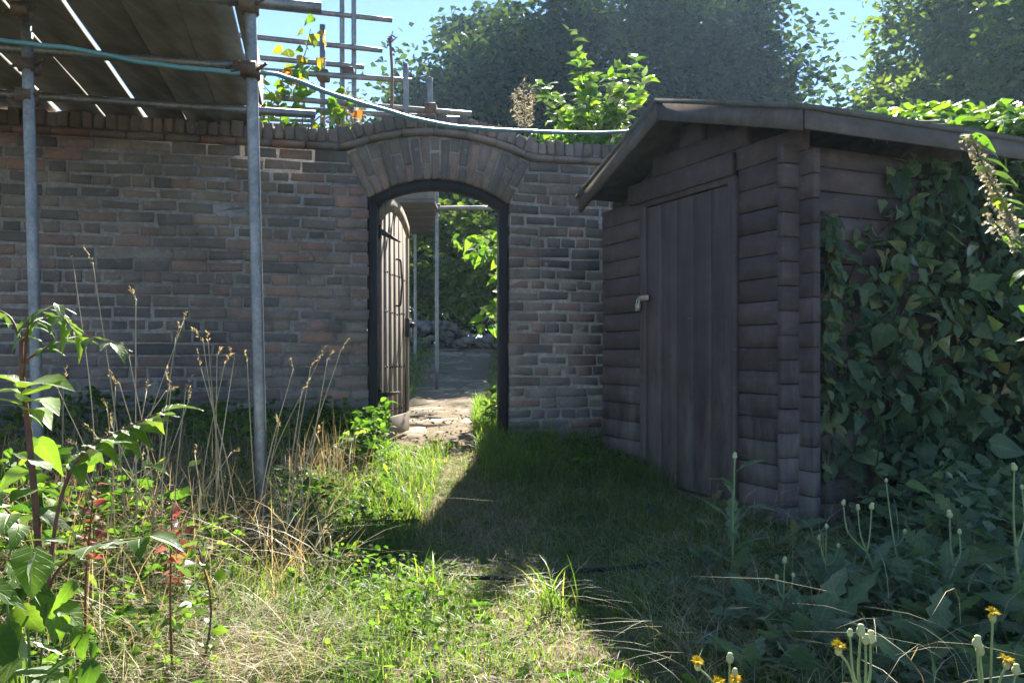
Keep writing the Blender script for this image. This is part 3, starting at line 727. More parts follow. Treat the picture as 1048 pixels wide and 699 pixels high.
# ------------------------------------------------------------------ trees and shrubs
def crown(b,c,rad,n,ls,kind='ovate',nseg=2,clumps=60,spread=.23,shell=.35,updown=(-.6,.6),widen=1.2,zmin=None):
    c=np.asarray(c,float); rad=np.asarray(rad,float)
    u=rdir(clumps); q=rng.uniform(shell,1,clumps)**.5; cc=u*q[:,None]
    I=rng.integers(0,clumps,n); g=rng.normal(0,1,(n,3)); g*= (spread*rng.uniform(.4,1.25,clumps))[I][:,None]
    P=cc[I]+g*.8; 
    P=P*rad+c
    if zmin is not None: P=P[P[:,2]>zmin]; I=I[:len(P)]
    D=rdir(len(P),*updown); U=rdir(len(P),.1,1)
    cr=rng.random(clumps)[I[:len(P)]]; rn=np.clip(.5*cr+.5*rng.random(len(P)),0,1)
    scatter(b,kind,P,D,U,ls*rng.uniform(.7,1.3,len(P)),nseg,rn,widen)
    return c+cc*rad
def tree(name,label,base,c,rad,n,ls,mat,trunk_r=.4,clumps=70,spread=.2,group=None,**kw):
    t=thing(name,base,label,'tree',group); cb=Buf(); cl=crown(cb,c,rad,n,ls,clumps=clumps,spread=spread,**kw); cb.build('crown',mat,t)
    tb=Buf(); top=np.asarray(c)+A(0,0,rad[2]*.5); base=np.asarray(base,float)
    tube(tb,spline([base-A(0,0,.2),base*.6+top*.4+rng.normal(0,.25,3)*A(1,1,0),top],8),np.linspace(trunk_r,trunk_r*.2,17),9)
    for q in cl[::4]:
        s0=base+(top-base)*rng.uniform(.3,.9); tube(tb,spline([s0,(s0+q)/2+A(0,0,-.2),q],5),np.linspace(trunk_r*.3,trunk_r*.04,11),5)
    tb.build('trunk',BARK,t,smooth=True); return t
D1=36.
tree('evergreen_oak','huge dark evergreen tree filling the sky above the gateway and shed',(at(607,362,D1)[0],D1,1.0),(at(607,362,D1)[0],D1,11.2),(8.5,6,7.6),78000,.36,OAKLF,.7,120,.16,shell=.25)
tree('evergreen_oak','dark lower tree with a ragged left side behind the scaffold frame',(at(470,362,31)[0],31,1.0),(at(475,362,31)[0],31,6.8),(4.0,3,5.6),29000,.32,OAKLF,.4,60,.2,shell=.15)
D2=30.
tree('garden_tree','light green leafy tree right of the gap of sky',(at(1000,362,D2)[0],D2,1.0),(at(1022,60,D2)[0],D2,10.0),(4.7,4,5.8),46000,.31,LIGHTLF,.5,90,.17,shell=.15)
tree('garden_tree','paler small tree behind the shed roof beside the gap of sky',(at(905,362,26)[0],26,1.0),(at(912,90,26)[0],26,7.1),(1.75,1.5,2.3),13000,.25,LIGHTLF,.25,40,.22,shell=.15)
tree('garden_tree','sunlit tree at the top right corner of the view',(at(1060,362,24)[0],24,1.0),(at(1085,40,24)[0],24,9.0),(2.4,2.2,3.2),16000,.25,LIGHTLF,.3,50,.2,shell=.15)
def bush(name,label,cat,base,c,rad,n,ls,mat,kind='ovate',nseg=4,stems=9,stem_mat=None,group=None,clumps=26,spread=.3,rstem=.012,**kw):
    base=np.asarray(base,float); t=thing(name,base,label,cat,group); fb_=Buf(); cl=crown(fb_,c,rad,n,ls,kind,nseg,clumps=clumps,spread=spread,**kw); fb_.build('foliage',mat,t,smooth=True)
    sb_=Buf()
    for q in cl[:stems]: tube(sb_,spline([base+A(rng.normal(0,.05),rng.normal(0,.05),-.05),(base+q)/2+rng.normal(0,.1,3),q],5),np.linspace(rstem,rstem*.3,11),5)
    sb_.build('stem',stem_mat or STEMB,t); return t
# shrubs through the gateway
hd=[]
b_=at(470,300,19)
bush('dark_hedge','dark green hedge behind the rubble wall through the gateway','hedge',(at(470,300,18.5)[0],18.5,1.0),(at(470,300,18.5)[0],18.5,2.6),(5.0,1.2,2.2),16000,.16,OAKLF,nseg=2,clumps=70,spread=.22,stems=14,shell=.1,rstem=.03)
bush('leafy_shrub','sunlit pale green shrub behind the scaffold poles through the gateway','shrub',(at(530,362,13.9)[0],13.9,.6),(at(470,262,13.6)[0],13.6,EYE+1.62),(1.3,.7,.85),3600,.13,LIGHTLF,stems=5,clumps=36)
t=thing('leaning_branch',wp(.85,.3,1.2),'leafy branch with large green leaves hanging into the gateway from the right','branch')
sb_=Buf(); lf=Buf(); P0=wp(.95,.3,1.5)
for tgt in ((470,245),(485,258),(500,262),(508,285),(502,318),(492,330),(510,300),(505,335),(478,252),(510,268)):
    e1=at(*tgt,8.0+rng.normal(0,.3)); L=spline([P0,P0*.4+e1*.6+A(.25,0,.55),e1],8); tube(sb_,L,np.linspace(.012,.003,len(L)),5)
    for q in L[6:]:
        m=3; scatter(lf,'ovate',q+rng.normal(0,.03,(m,3)),rdir(m,-.9,.2),rdir(m,.2,1),rng.uniform(.09,.15,m),6)
sb_.build('stem',STEMG,t); lf.build('foliage',BRIGHT,t,smooth=True)
# shrub above the wall right of the arch
t=thing('wall_top_shrub',wp(.8,.2,.9),'bright green upright shrub rising behind the wall between arch and shed','shrub')
sb_=Buf(); lf=Buf()
for (px,py) in ((583,32),(588,60),(595,82),(560,90),(552,88),(575,100),(600,95),(612,85),(625,80),(640,90),(651,62),(648,75),(632,72),(605,110),(620,105),(640,108),(655,95),(590,112),(570,115),(660,80),(615,120),(635,122),(597,70)):
    Y=7.0+rng.normal(0,.15); e1=at(px,py,Y); b0=at(605+rng.normal(0,14),190,Y); L=spline([A(b0[0],b0[1],.2),b0,e1],9); tube(sb_,L,np.linspace(.012,.002,len(L)),5)
    for q in np.linspace(L[10],L[-1],13):
        m=3; az=rng.uniform(0,2*PI,m); scatter(lf,'ovate',q+rng.normal(0,.01,(m,3)),np.stack([np.cos(az),np.sin(az),rng.uniform(.1,.9,m)],1),A(0,0,1)+rng.normal(0,.45,(m,3)),rng.uniform(.08,.13,m),6)
sb_.build('stem',STEMG,t); lf.build('foliage',BRIGHT,t,smooth=True)
# dry flower spike
t=thing('dry_flower_spike',wp(.55,.2,.75),'dry buff flower spike standing behind the wall right of the arch','dead flower')
sb_=Buf(); lf=Buf(); a=at(537,140,6.9); c=at(535,84,6.9); tube(sb_,spline([A(a[0],a[1],.2),a,c],8),np.linspace(.008,.003,17),5); sb_.build('stem',STEMB,t)
for dx,yt in ((0,84),(-8,95),(9,92)):
    for q in np.linspace(at(536+dx*.6,128,6.9),at(536+dx,yt,6.9),26):
        m=5; scatter(lf,'lance',q+rng.normal(0,.018,(m,3)),rdir(m,-.5,.8),rdir(m,.1,1),rng.uniform(.02,.045,m),3)
lf.build('foliage',DRYFL,t)
# dead stick
b=Buf(); a=at(401,112,6.6); c=at(399,38,6.6); tube(b,spline([A(a[0],a[1],.2),a,(a+c)/2+A(.01,0,0),c],8),np.linspace(.016,.011,25),6)
for q in ((407,38),(395,42),(402,32)): tube(b,np.linspace(c-A(0,0,.05),at(*q,6.6),5),np.linspace(.008,.003,5),5)
for q in np.linspace(c-A(0,0,.10),c,6): scatter(b,'lance',q+rng.normal(0,.01,(3,3)),rdir(3,-.8,.3),rdir(3,.1,1),.06,3)
prop(b.build('dead_stem',STEMB),'bare reddish brown stem standing behind the wall left of the arch','dead plant')
# vine on the scaffold frame
t=thing('climbing_vine',at(300,362,7.2)*A(1,1,0)+A(0,0,.2),'vine with green and orange turning leaves beside the scaffold frame','vine')
sb_=Buf(); lf=Buf()
for pts in (((300,160),(285,110),(290,80),(310,60),(318,30)),((300,160),(310,120),(300,95),(322,65)),((290,160),(275,125),(278,100),(270,88)),((330,160),(345,130),(350,122),(338,105)),((300,150),(330,118),(352,124))):
    L=spline([at(px,py,7.1+rng.normal(0,.05)) for px,py in pts],8); tube(sb_,L,np.linspace(.009,.003,len(L)),5)
    for i,q in enumerate(L[4:]):
        m=int(rng.integers(1,3)); fr=np.clip((q[2]-2.55)/.9,0,1); rn=np.clip(rng.normal(.28+.42*fr,.2,m),0,1); scatter(lf,'heart',q+rng.normal(0,.085,(m,3)),rdir(m,-.9,.2),rdir(m,.0,1)+A(0,-.3,0),rng.uniform(.06,.13,m),6,rn)
sb_.build('stem',STEMB,t); lf.build('foliage',AUTUMN,t,smooth=True)
for (px,y0,y1) in ((352,150,95),(344,150,112),(362,150,100)):
    b=Buf()
    for q in np.linspace(at(px,y0,7.3),at(px+rng.normal(0,3),y1,7.3),22): 
        m=5; scatter(b,'lance',q+rng.normal(0,.05,(m,3)),rdir(m,-1,.2),rdir(m,.1,1),rng.uniform(.05,.10,m),3)
    prop(b.build('foliage',DRYFL,t),'withered brown foliage')
# ivy sheet on the coping
b=Buf(); n=1100; s_=rng.uniform(.62,1.75,n); dz=rng.uniform(0,1,n)**1.3
P=np.array([wp(a,STR+.10+q*.13+.04*math.sin(a*9),rng.uniform(.03,TH+.25)) for a,q in zip(s_,dz)])
scatter(b,'heart',P,rdir(n,-.6,.5)+A(0,-.3,0),rdir(n,.2,1),rng.uniform(.035,.06,n),5)
prop(b.build('coping_ivy',BRIGHT,smooth=True),'low yellow green ivy spread over the coping right of the arch','ivy')
b=Buf(); n=160; P=np.array([wp(rng.uniform(-.05,.55),STR+.26-.25*abs(rng.normal(0,.2)),rng.uniform(.1,TH)) for _ in range(n)]); blades(b,P,rng.uniform(.02,.07,n),.005,rng.uniform(.3,1.2,n)); prop(b.build('coping_moss',STRAW),'dry tufts of moss along the crown of the arch coping','moss',kind='stuff')
# mass on the shed roof
t=thing('roof_creeper',rp(0,1.3),'bright green creeper lying on the right end of the shed roof','creeper')
b=Buf(); n=1500; tt=rng.uniform(-.18,.95,n); l=rng.uniform(1.15,LL+.15,n); hh=(.03+.17*np.clip((l-1.15)/.6,0,1))*rng.random(n)**.7+.04
P=np.array([rp(a,q,h_) for a,q,h_ in zip(tt,l,hh)])
scatter(b,'ovate',P,rdir(n,-.5,.3)+A(-.2,-.5,0),rdir(n,.5,1),rng.uniform(.07,.13,n),5); b.build('foliage',BRIGHT,t,smooth=True)
b=Buf()
for k in range(8): q=rng.uniform(0,1.,4); tube(b,spline([rp(.9-.3*i+rng.normal(0,.06),1.0+k*.16+rng.normal(0,.1),.05) for i in range(4)],5),.006,5)
b.build('stem',STEMB,t)
# climber on the shed's side wall
t=thing('wall_climber',sq(1.3,0,.15),'dense broad leaved climber covering the side wall of the shed','climber')
b=Buf(); n=6300; l=rng.beta(1.45,1.0,n)*2.5+.05; zz=rng.uniform(0,1.86,n)
edge=.10+.42*(zz/1.9)**3+.16*np.sin(zz*4.2+.6); keep=l>edge+.25*(rng.random(n)-.3); l,zz=l[keep],zz[keep]; n=len(l)
thk=.04+.42*np.clip((l-edge[keep])/1.2,0,1)*(1-.35*zz/1.9); o=.035+thk*rng.random(n)
P=np.array([sq(a,q,h_) for a,q,h_ in zip(l,zz,o)]); az=rng.normal(0,.5,n)
D=-A(0,0,1)*.6+rng.normal(0,.6,(n,3))-Su*.3; U=-Su+rng.normal(0,.75,(n,3))+A(0,0,.7)
sz=np.clip(rng.lognormal(-2.72,.45,n),.025,.17); kd=rng.integers(0,10,n); rn=np.clip(rng.beta(1.6,1.8,n)+.12*np.sin(l*5+zz*4),0,1)
for kk,kind in ((range(0,4),'heart'),(range(4,7),'ovate'),(range(7,10),'serrate')):
    q=np.isin(kd,list(kk)); scatter(b,kind,P[q],D[q],U[q],sz[q],8,rn[q],widen=rng.uniform(.85,1.1))
b.build('foliage',CREEPER,t,smooth=True); b=Buf()
for k in range(16): a=rng.uniform(.4,2.3); tube(b,spline([sq(a,-.05,.03),sq(a+rng.normal(0,.15),.6,.05),sq(a+rng.normal(0,.25),1.2,.05),sq(a+rng.normal(0,.3),1.75,.05)],6),np.linspace(.008,.003,19),5)
b.build('stem',BARK,t)
t=thing('creeper_strand',sq(.12,0,.06),'strand of pointed creeper leaves climbing the near corner of the shed','creeper')
b=Buf(); sb_=Buf(); L=spline([sq(.10,.0,.05),sq(.13,.5,.06),sq(.10,.9,.06),sq(.16,1.25,.06),sq(.11,1.5,.06)],9); tube(sb_,L,.004,5); sb_.build('stem',STEMB,t)
for q in L[5:]:
    m=4; scatter(b,'serrate',q+rng.normal(0,.025,(m,3)),-A(0,0,.7)+rng.normal(0,.5,(m,3))-Su*.3,-Su+rng.normal(0,.3,(m,3))+A(0,0,.4),rng.uniform(.06,.11,m),8)
b.build('foliage',CREEPER,t,smooth=True)

# ------------------------------------------------------------------ ground cover
def region(n,x0,x1,y0,y1): return rng.uniform(x0,x1,n),rng.uniform(y0,y1,n)
def wallY(X): return 5.9+(X+.514)*math.tan(WA)
def inshed(X,Y):
    dx,dy=X-C0[0],Y-C0[1]; l=dx*Sv[0]+dy*Sv[1]; t_=dx*Su[0]+dy*Su[1]; return (l>-.06)&(t_>-.06)&(l<LL)&(t_<TW+.1)
def ok(X,Y,m=.03): return (~inshed(X,Y))&((Y<wallY(X)-m)|(Y>wallY(X)+TH+m)|((X>-.95)&(X<-.05)))
gb=Buf()
def grass(n,x0,x1,y0,y1,h,w,lean,dens=None,rn=None):
    X,Y=region(n,x0,x1,y0,y1); k=ok(X,Y)
    if dens is not None: k&=rng.random(n)<dens(X,Y)
    X,Y=X[k],Y[k]; m=len(X); hh=h(X,Y) if callable(h) else h
    P=np.stack([X,Y,gz(X,Y)-.005],1); blades(gb,P,hh*rng.uniform(.45,1.35,m),w*rng.uniform(.6,1.3,m),rng.uniform(.2,1.4,m)*lean,rnd=(rng.random(m) if rn is None else np.clip(rng.normal(rn,.2,m),0,1)))
patch=lambda X,Y: .5+.5*hash2(X*2.1+3,Y*2.1)
offp=lambda X,Y: 1-.88*np.exp(-(path_d(X,Y)/(.10+.035*Y))**4)*(.6+.4*patch(X,Y))
hl=lambda X,Y: (.035+.07*sstep(.15,.9,path_d(X,Y)))*(.6+.8*patch(X,Y))*(1-.35*sstep(.0,.5,X))
grass(42000,-2.6,1.4,1.6,3.6,hl,.0045,.75,lambda X,Y: offp(X,Y)*(.35+.65*patch(X,Y)))
grass(40000,-2.9,1.2,3.4,6.2,hl,.0055,.75,lambda X,Y: offp(X,Y)*(.4+.6*patch(X,Y)))
grass(26000,-1.7,.55,1.6,3.6,lambda X,Y:(.05+.11*sstep(-.1,-.7,X))*(.5+.9*patch(X,Y)),.0048,1.0,lambda X,Y:.25+.75*patch(X,Y),.5)
grass(26000,-.5,1.3,2.9,5.6,lambda X,Y:.035+.06*patch(X*1.5,Y*1.5),.0055,.9,lambda X,Y:(.35+.65*patch(X*1.3,Y*1.3))*(.45+.55*sstep(.1,.35,path_d(X,Y))),.45)
grass(9000,-1.6,-.42,3.3,5.7,lambda X,Y:.05+.17*patch(X*1.8,Y*1.8),.006,1.0,lambda X,Y:.3+.7*patch(X,Y),.6)
grass(5000,-.15,1.3,4.7,6.2,lambda X,Y:.19+0*X,.006,.9)
grass(9000,.8,3.4,1.4,4.6,lambda X,Y:.10+0*X,.0055,.8)
grass(16000,-4.5,2.5,6.2,15.4,lambda X,Y:.10+.10*patch(X,Y),.012,.8,lambda X,Y:(path_d(X,Y)>.42+.1*patch(X,Y))*1.)
grass(13000,-.5,.3,4.9,8.8,lambda X,Y:.18+0*X,.007,.9,lambda X,Y:(path_d(X,Y)>.25)*1.,.6)
grass(9000,-.6,.55,1.6,6.2,lambda X,Y:.05+0*X,.004,1.0,lambda X,Y: patch(X,Y)*.8,.85)
grass(16000,-.5,.8,1.6,3.2,lambda X,Y:.045+0*X,.0038,.9,lambda X,Y:.3+.7*patch(X,Y),.6)
prop(gb.build('grass',GRASS),'short green grass over the yard and along the trodden path','grass',kind='stuff')
# straw and dead stems lying on the ground
gb=Buf()
def straw(n,x0,x1,y0,y1,L,zmax,dens=None):
    X,Y=region(n,x0,x1,y0,y1); k=ok(X,Y,.1)
    if dens is not None: k&=rng.random(n)<dens(X,Y)
    X,Y=X[k],Y[k]; m=len(X); P=np.stack([X,Y,gz(X,Y)+rng.random(m)**2*zmax],1)
    blades(gb,P,L*rng.uniform(.4,1.3,m),rng.uniform(.0013,.0032,m),rng.uniform(1.5,2.6,m))
straw(15000,-1.6,1.0,1.5,5.8,.06,.012,lambda X,Y:.12+.88*np.exp(-(path_d(X,Y)/.5)**4))
straw(5000,-1.0,-.45,1.75,2.5,.17,.09,lambda X,Y:np.exp(-((X+.78)/.28)**2-((Y-2.25)/.45)**2))
straw(900,.45,.95,1.9,3.4,.16,.04); straw(9000,-.45,1.3,2.8,5.4,.09,.035); straw(4000,-2.4,-.9,1.7,4.6,.30,.22); straw(1500,.7,3.0,1.5,3.6,.22,.25)
prop(gb.build('dry_straw',STRAW),'pale dry straw and dead stems littering the ground','straw',kind='stuff')
gb=Buf(); X,Y=region(9000,-2.9,-.72,2.0,4.9); k=ok(X,Y,.1)&~by_pole(X,Y)&(rng.random(9000)<(.25+.75*patch(X*1.7,Y*1.4))*sstep(-.65,-1.1,X)); X,Y=X[k],Y[k]; m=len(X)
blades(gb,np.stack([X,Y,gz(X,Y)-.01],1),rng.uniform(.14,.58,m),rng.uniform(.0022,.0055,m),rng.gamma(2.2,.35,m),seg=6)
prop(gb.build('tall_dry_grass',STRAW),'tangle of tall tan grass over the left bank','grass',kind='stuff')
gb=Buf(); X,Y=region(1500,-1.3,1.1,1.6,8.5); k=ok(X,Y,.05)&(path_d(X,Y)<.75); X,Y=X[k],Y[k]; m=len(X)
scatter(gb,'ovate',np.stack([X,Y,gz(X,Y)+.008],1),rdir(m,-.15,.2),rdir(m,.4,1),rng.uniform(.012,.04,m),4)
for x_,y_ in zip(*region(170,-.8,.6,1.7,8.)):
    if path_d(x_,y_)<.5: r_=rng.uniform(.004,.014); blob(gb,A(x_,y_,float(gz(x_,y_))+r_*.3),A(r_*1.3,r_,r_*.7),n=6,m=4)
prop(gb.build('leaf_litter',STEMB),'brown fallen leaves and pebbles along the trodden path','litter',kind='stuff')
# leafy ground cover
gb=Buf()
def cover(n,x0,x1,y0,y1,h,ls,kind='ovate',dens=None,seg_=4,ud=(-.3,.6)):
    X,Y=region(n,x0,x1,y0,y1); k=ok(X,Y,.05)&~by_pole(X,Y)
    if dens is not None: k&=rng.random(n)<dens(X,Y)
    X,Y=X[k],Y[k]; m=len(X); hh=h(X,Y) if callable(h) else h; P=np.stack([X,Y,gz(X,Y)+hh*rng.random(m)**.8],1)
    scatter(gb,kind,P,rdir(m,*ud),rdir(m,.3,1),ls*rng.uniform(.6,1.4,m),seg_)
bl=lambda X,Y: np.exp(-((X+.55)/.32)**2-((Y-2.7)/.6)**2)
cover(6000,-1.5,.1,1.7,4.2,lambda X,Y:.04+.17*bl(X,Y),.018,'round',lambda X,Y:.06+bl(X,Y))
cover(5000,-1.5,.5,1.7,4.2,lambda X,Y:.03+.15*bl(X,Y),.026,'lance',lambda X,Y:.2+bl(X,Y))
cover(22000,-2.6,-.75,1.5,4.2,lambda X,Y:.08+.26*patch(X,Y),.036,'ovate',lambda X,Y:sstep(-.7,-1.25,X)*(.4+.6*patch(X,Y)))
cover(2600,-1.5,-.5,3.5,5.6,lambda X,Y:.05+.16*patch(X*1.5,Y),.030,'ovate',lambda X,Y:patch(X*1.4+1,Y*1.4)*(path_d(X,Y)>.3))
cover(900,-1.5,-.45,3.3,5.6,lambda X,Y:.08+0*X,.07,'lobed',lambda X,Y:(path_d(X,Y)>.3)*1.,10,(.1,.9))
cover(3000,-1.45,-.6,1.55,2.3,lambda X,Y:.05+.22*patch(X*1.6,Y*2),.036,'serrate',lambda X,Y:sstep(-.62,-1.0,X)*patch(X*2+1,Y*2))
cover(3000,-2.6,-1.2,1.3,3.2,lambda X,Y:.45+0*X,.06,'serrate',lambda X,Y:sstep(-1.0,-1.5,X))
cover(2200,-1.35,-.85,4.9,5.9,lambda X,Y:.33*patch(X,Y)+.1,.06,'serrate')
cover(2600,-3.8,-1.2,4.3,5.6,lambda X,Y:.25+.25*patch(X,Y),.06,'ovate')
cover(2200,0.1,.8,4.9,5.8,lambda X,Y:.12+0*X,.05,'ovate',lambda X,Y:patch(X,Y))
cover(900,-.42,.15,6.3,8.2,lambda X,Y:.3+0*X,.05,'ovate',lambda X,Y:(path_d(X,Y)>.42)*1.)
cover(3000,-4.5,2.5,9,15,lambda X,Y:.4+0*X,.09,'ovate',lambda X,Y:(path_d(X,Y)>.6)*1.)
cover(420,-1.3,.6,1.7,3.4,lambda X,Y:.02+0*X,.08,'lobed',lambda X,Y:patch(X*1.7,Y*1.7),10,(.0,.5))
cover(900,-.3,1.3,2.9,5.4,lambda X,Y:.02+0*X,.05,'ovate',lambda X,Y:patch(X*1.7,Y*1.7),5,(.0,.5))
prop(gb.build('undergrowth',WEED,smooth=True),'low leafy weeds covering the ground on the left and at the foot of the wall','weeds',kind='stuff')
gb=Buf()
front_h=lambda X,Y:(.05+.24*sstep(.8,1.9,X))*(1-.75*sstep(2.7,3.5,Y)*sstep(1.9,1.5,X))
cover(7500,.7,3.6,1.5,4.4,front_h,.15,'lobed',lambda X,Y:(.2+.8*sstep(.6,1.4,X))*(1-.8*sstep(2.9,3.5,Y)*sstep(1.9,1.5,X)),14,(.0,.7))
cover(2600,1.3,3.6,2.6,4.4,lambda X,Y:.34+0*X,.07,'ovate',lambda X,Y:sstep(1.4,1.9,X))
prop(gb.build('undergrowth',THISTLE,smooth=True),'grey green toothed weeds massed below the shed on the right','weeds',kind='stuff')

# ------------------------------------------------------------------ tall dry grass clumps
def dry_clump(label,px,Y,tips,n_extra=10):
    X=(px-CX)/F*Y; base=A(X,Y,float(gz(X,Y))); t=thing('dry_grass_clump',base,label,'dry grass','tall dry grass clumps on the left')
    st=Buf(); hd=Buf(); bl_=Buf()
    tips=list(tips)+[(px+rng.normal(0,55),None) for _ in range(n_extra//2)]
    for (tx,ty) in tips:
        ty=rng.uniform(380,470) if ty is None else ty
        Yt=Y+rng.normal(0,.15); e1=at(tx,ty,Yt); b0=base+A(rng.normal(0,.09)+(e1[0]-X)*.35,rng.normal(0,.12),-.03)
        mid=(b0*.55+e1*.45)+A((b0[0]-e1[0])*.12,0,.06); L=spline([b0,mid,e1],8); st=Buf(); hd=Buf(); tube(st,L,np.linspace(.0030,.0015,len(L)),4)
        dr_=nrm(L[-1]-L[-3]); dr_=nrm(dr_+A(rng.normal(0,.3),0,-rng.uniform(0,.6))); k=12
        q=e1+dr_*np.linspace(0,rng.uniform(.035,.06),k)[:,None]; scatter(hd,'lance',q+rng.normal(0,.002,(k,3)),dr_+rng.normal(0,.35,(k,3)),rdir(k),rng.uniform(.009,.016,k),3,widen=1.3)
        so_=st.build('stalk',STALK,t); hd.build('seed_head',STRAW,so_)
    nb=95; az=rng.uniform(0,2*PI,nb); P=base+np.stack([rng.normal(0,.10,nb),rng.normal(0,.1,nb),0*az],1)
    blades(bl_,P,rng.uniform(.2,.55,nb),rng.uniform(.003,.007,nb),rng.uniform(.4,1.7,nb),az,6)
    bl_.build('blade',STRAW,t)
dry_clump('dry grass clump with arching tips just right of the near scaffold pole',282,3.25,[(349,358),(318,375),(335,368),(300,378),(309,400),(328,366)],4)
dry_clump('tall dry grass clump just left of the near scaffold pole',225,3.1,[(240,365),(253,370),(230,372),(213,350),(222,363),(205,375)],5)
dry_clump('tall dry grass clump with upright stalks in the middle of the left bank',165,2.9,[(180,345),(208,350),(175,395),(190,400),(150,400),(188,328)],8)
dry_clump('thin dry grass clump with the highest seed head on the left',130,2.8,[(139,308),(132,365),(122,392),(95,270),(118,395)],6)
dry_clump('drooping dry grass clump between sapling and brick wall',85,3.2,[(75,270),(65,390),(110,420),(60,400)],6)

dry_clump('low arching dry grass plume right of the near pole foot',300,2.75,[(345,556),(338,548),(328,545),(318,560),(350,570)],0)
# ------------------------------------------------------------------ saplings on the left
def pinnate(st,lf,P,pairs,ls,kind='ovate',tip=True,rad=.0035,droop=.3,start=.25,rn=None):
    L=spline(P,10); tube(st,L,np.linspace(rad,rad*.4,len(L)),5)
    for k in range(pairs):
        i=int((start+(1-start)*k/max(pairs-1,1))*(len(L)-2)); tg=nrm(L[i+1]-L[i]); sd=nrm(np.cross(tg,A(0,0,1)))
        for s_ in (-1,1):
            D=nrm(sd*s_*.85+tg*.55+A(0,0,-droop)+rng.normal(0,.1,3)); scatter(lf,kind,L[i],D,nrm(A(0,0,1)+sd*s_*.25+rng.normal(0,.12,3)),ls*rng.uniform(.8,1.15)*(1-.25*abs(k/pairs-.4)),8,rnd=None if rn is None else np.array([rn+rng.normal(0,.1)]))
    if tip: scatter(lf,kind,L[-1],nrm(L[-1]-L[-3]),A(0,0,1),ls*1.1,8)
Ys=1.9
t=thing('ash_sapling',at(45,560,Ys)*A(1,1,0),'ash sapling with feathery fronds and bright leaves beside the left pole','sapling')
st=Buf(); lf=Buf()
L=spline([at(45,640,Ys),at(38,540,Ys),at(30,450,Ys),at(22,380,Ys),at(22,345,Ys)],8); tube(st,L,np.linspace(.009,.005,len(L)),7,.5)
pinnate(st,lf,[at(22,350,Ys),at(36,330,Ys-.05),at(60,322,Ys-.1),at(75,338,Ys-.12)],7,.062,'lance')
pinnate(st,lf,[at(22,350,Ys),at(10,325,Ys),at(-8,318,Ys),at(-25,330,Ys)],6,.065,'lance')
pinnate(st,lf,[at(24,370,Ys),at(55,352,Ys-.1),at(85,344,Ys-.15),at(115,352,Ys-.2)],5,.05,'ovate',droop=.1)
pinnate(st,lf,[at(24,385,Ys),at(30,330,Ys-.2),at(45,318,Ys-.3),at(58,312,Ys-.4)],5,.055,'lance')
for (bx,by,ex,ey,dy) in ((22,398,62,376,-.05),(24,405,60,388,-.02),(24,412,58,400,-.06),(22,395,-14,372,.0),(22,402,-20,390,-.04),(26,420,50,408,-.05),(24,415,-8,404,-.05),(24,425,44,424,.03)):
    a=at(bx,by,Ys); c=at(ex,ey,Ys+dy); scatter(lf,'ovate',a,c-a,A(0,0,1)+rng.normal(0,.15,3),np.linalg.norm(c-a)*1.15,8,rnd=A(.95),widen=1.1)
for (by,ex,ey) in ((470,75,480),(480,-10,470),(495,80,505),(500,5,500),(520,70,530),(525,-5,540),(450,60,455)):
    a=at(34,by,Ys); c=at(ex,ey,Ys+rng.uniform(-.15,.2)); scatter(lf,'ovate',a,c-a+A(0,0,-.02),A(0,0,1)+rng.normal(0,.25,3),.105,8,widen=.9,rnd=A(.3))
st.build('stem',STEMR,t,smooth=True); lf.build('foliage',BRIGHT,t,smooth=True)
t=thing('ash_sapling',at(40,620,1.75)*A(1,1,0),'ash seedling with one long frond of large leaves rising over the left weeds','sapling')
st=Buf(); lf=Buf(); pinnate(st,lf,[at(45,640,1.75),at(60,520,1.78),at(85,463,1.8),at(125,440,1.85),at(165,422,1.9)],9,.085,'ovate',start=.45,droop=.25,rn=.6,rad=.005)
pinnate(st,lf,[at(45,640,1.75),at(55,590,1.6),at(90,560,1.55),at(150,550,1.5)],5,.078,'ovate',start=.45,rn=.35,droop=.05)
pinnate(st,lf,[at(45,640,1.75),at(30,560,1.6),at(5,520,1.55),at(-30,500,1.5)],6,.09,'ovate',start=.4,rn=.4)
st.build('stem',STEMR,t,smooth=True); lf.build('foliage',BRIGHT,t,smooth=True)
t=thing('broad_leaf_plant',at(30,699,1.35)*A(1,1,0),'broad leaved plant with large pale leaves in the near left corner','plant')
st=Buf(); lf=Buf(); b0=A(-.86,1.48,.0)
for k in range(95):
    ex,ey=rng.uniform(-30,130),rng.uniform(575,720); Y=rng.uniform(1.3,1.6); 
    if ex>70+.45*(ey-600): continue
    sz=rng.uniform(.045,.085)*(1.15 if ex<60 else .8); e1=at(ex,ey,Y); L=spline([b0+rng.normal(0,.05,3)*A(1,1,0),(b0+e1)/2+A(0,0,.04),e1],6); (tube(st,L,.0022,5) if k%4==0 else None); d_=A(rng.uniform(-.3,1.0),-.45,-.3)+rng.normal(0,.45,3)
    scatter(lf,rng.choice(['heart','serrate','ovate']),e1-nrm(d_)*sz*.4,d_,A(0,-.2,1)+rng.normal(0,.45,3),sz,12,rnd=A(rng.random()),widen=.9)
st.build('stem',STEMG,t,smooth=True); lf.build('foliage',BRIGHT,t,smooth=True)
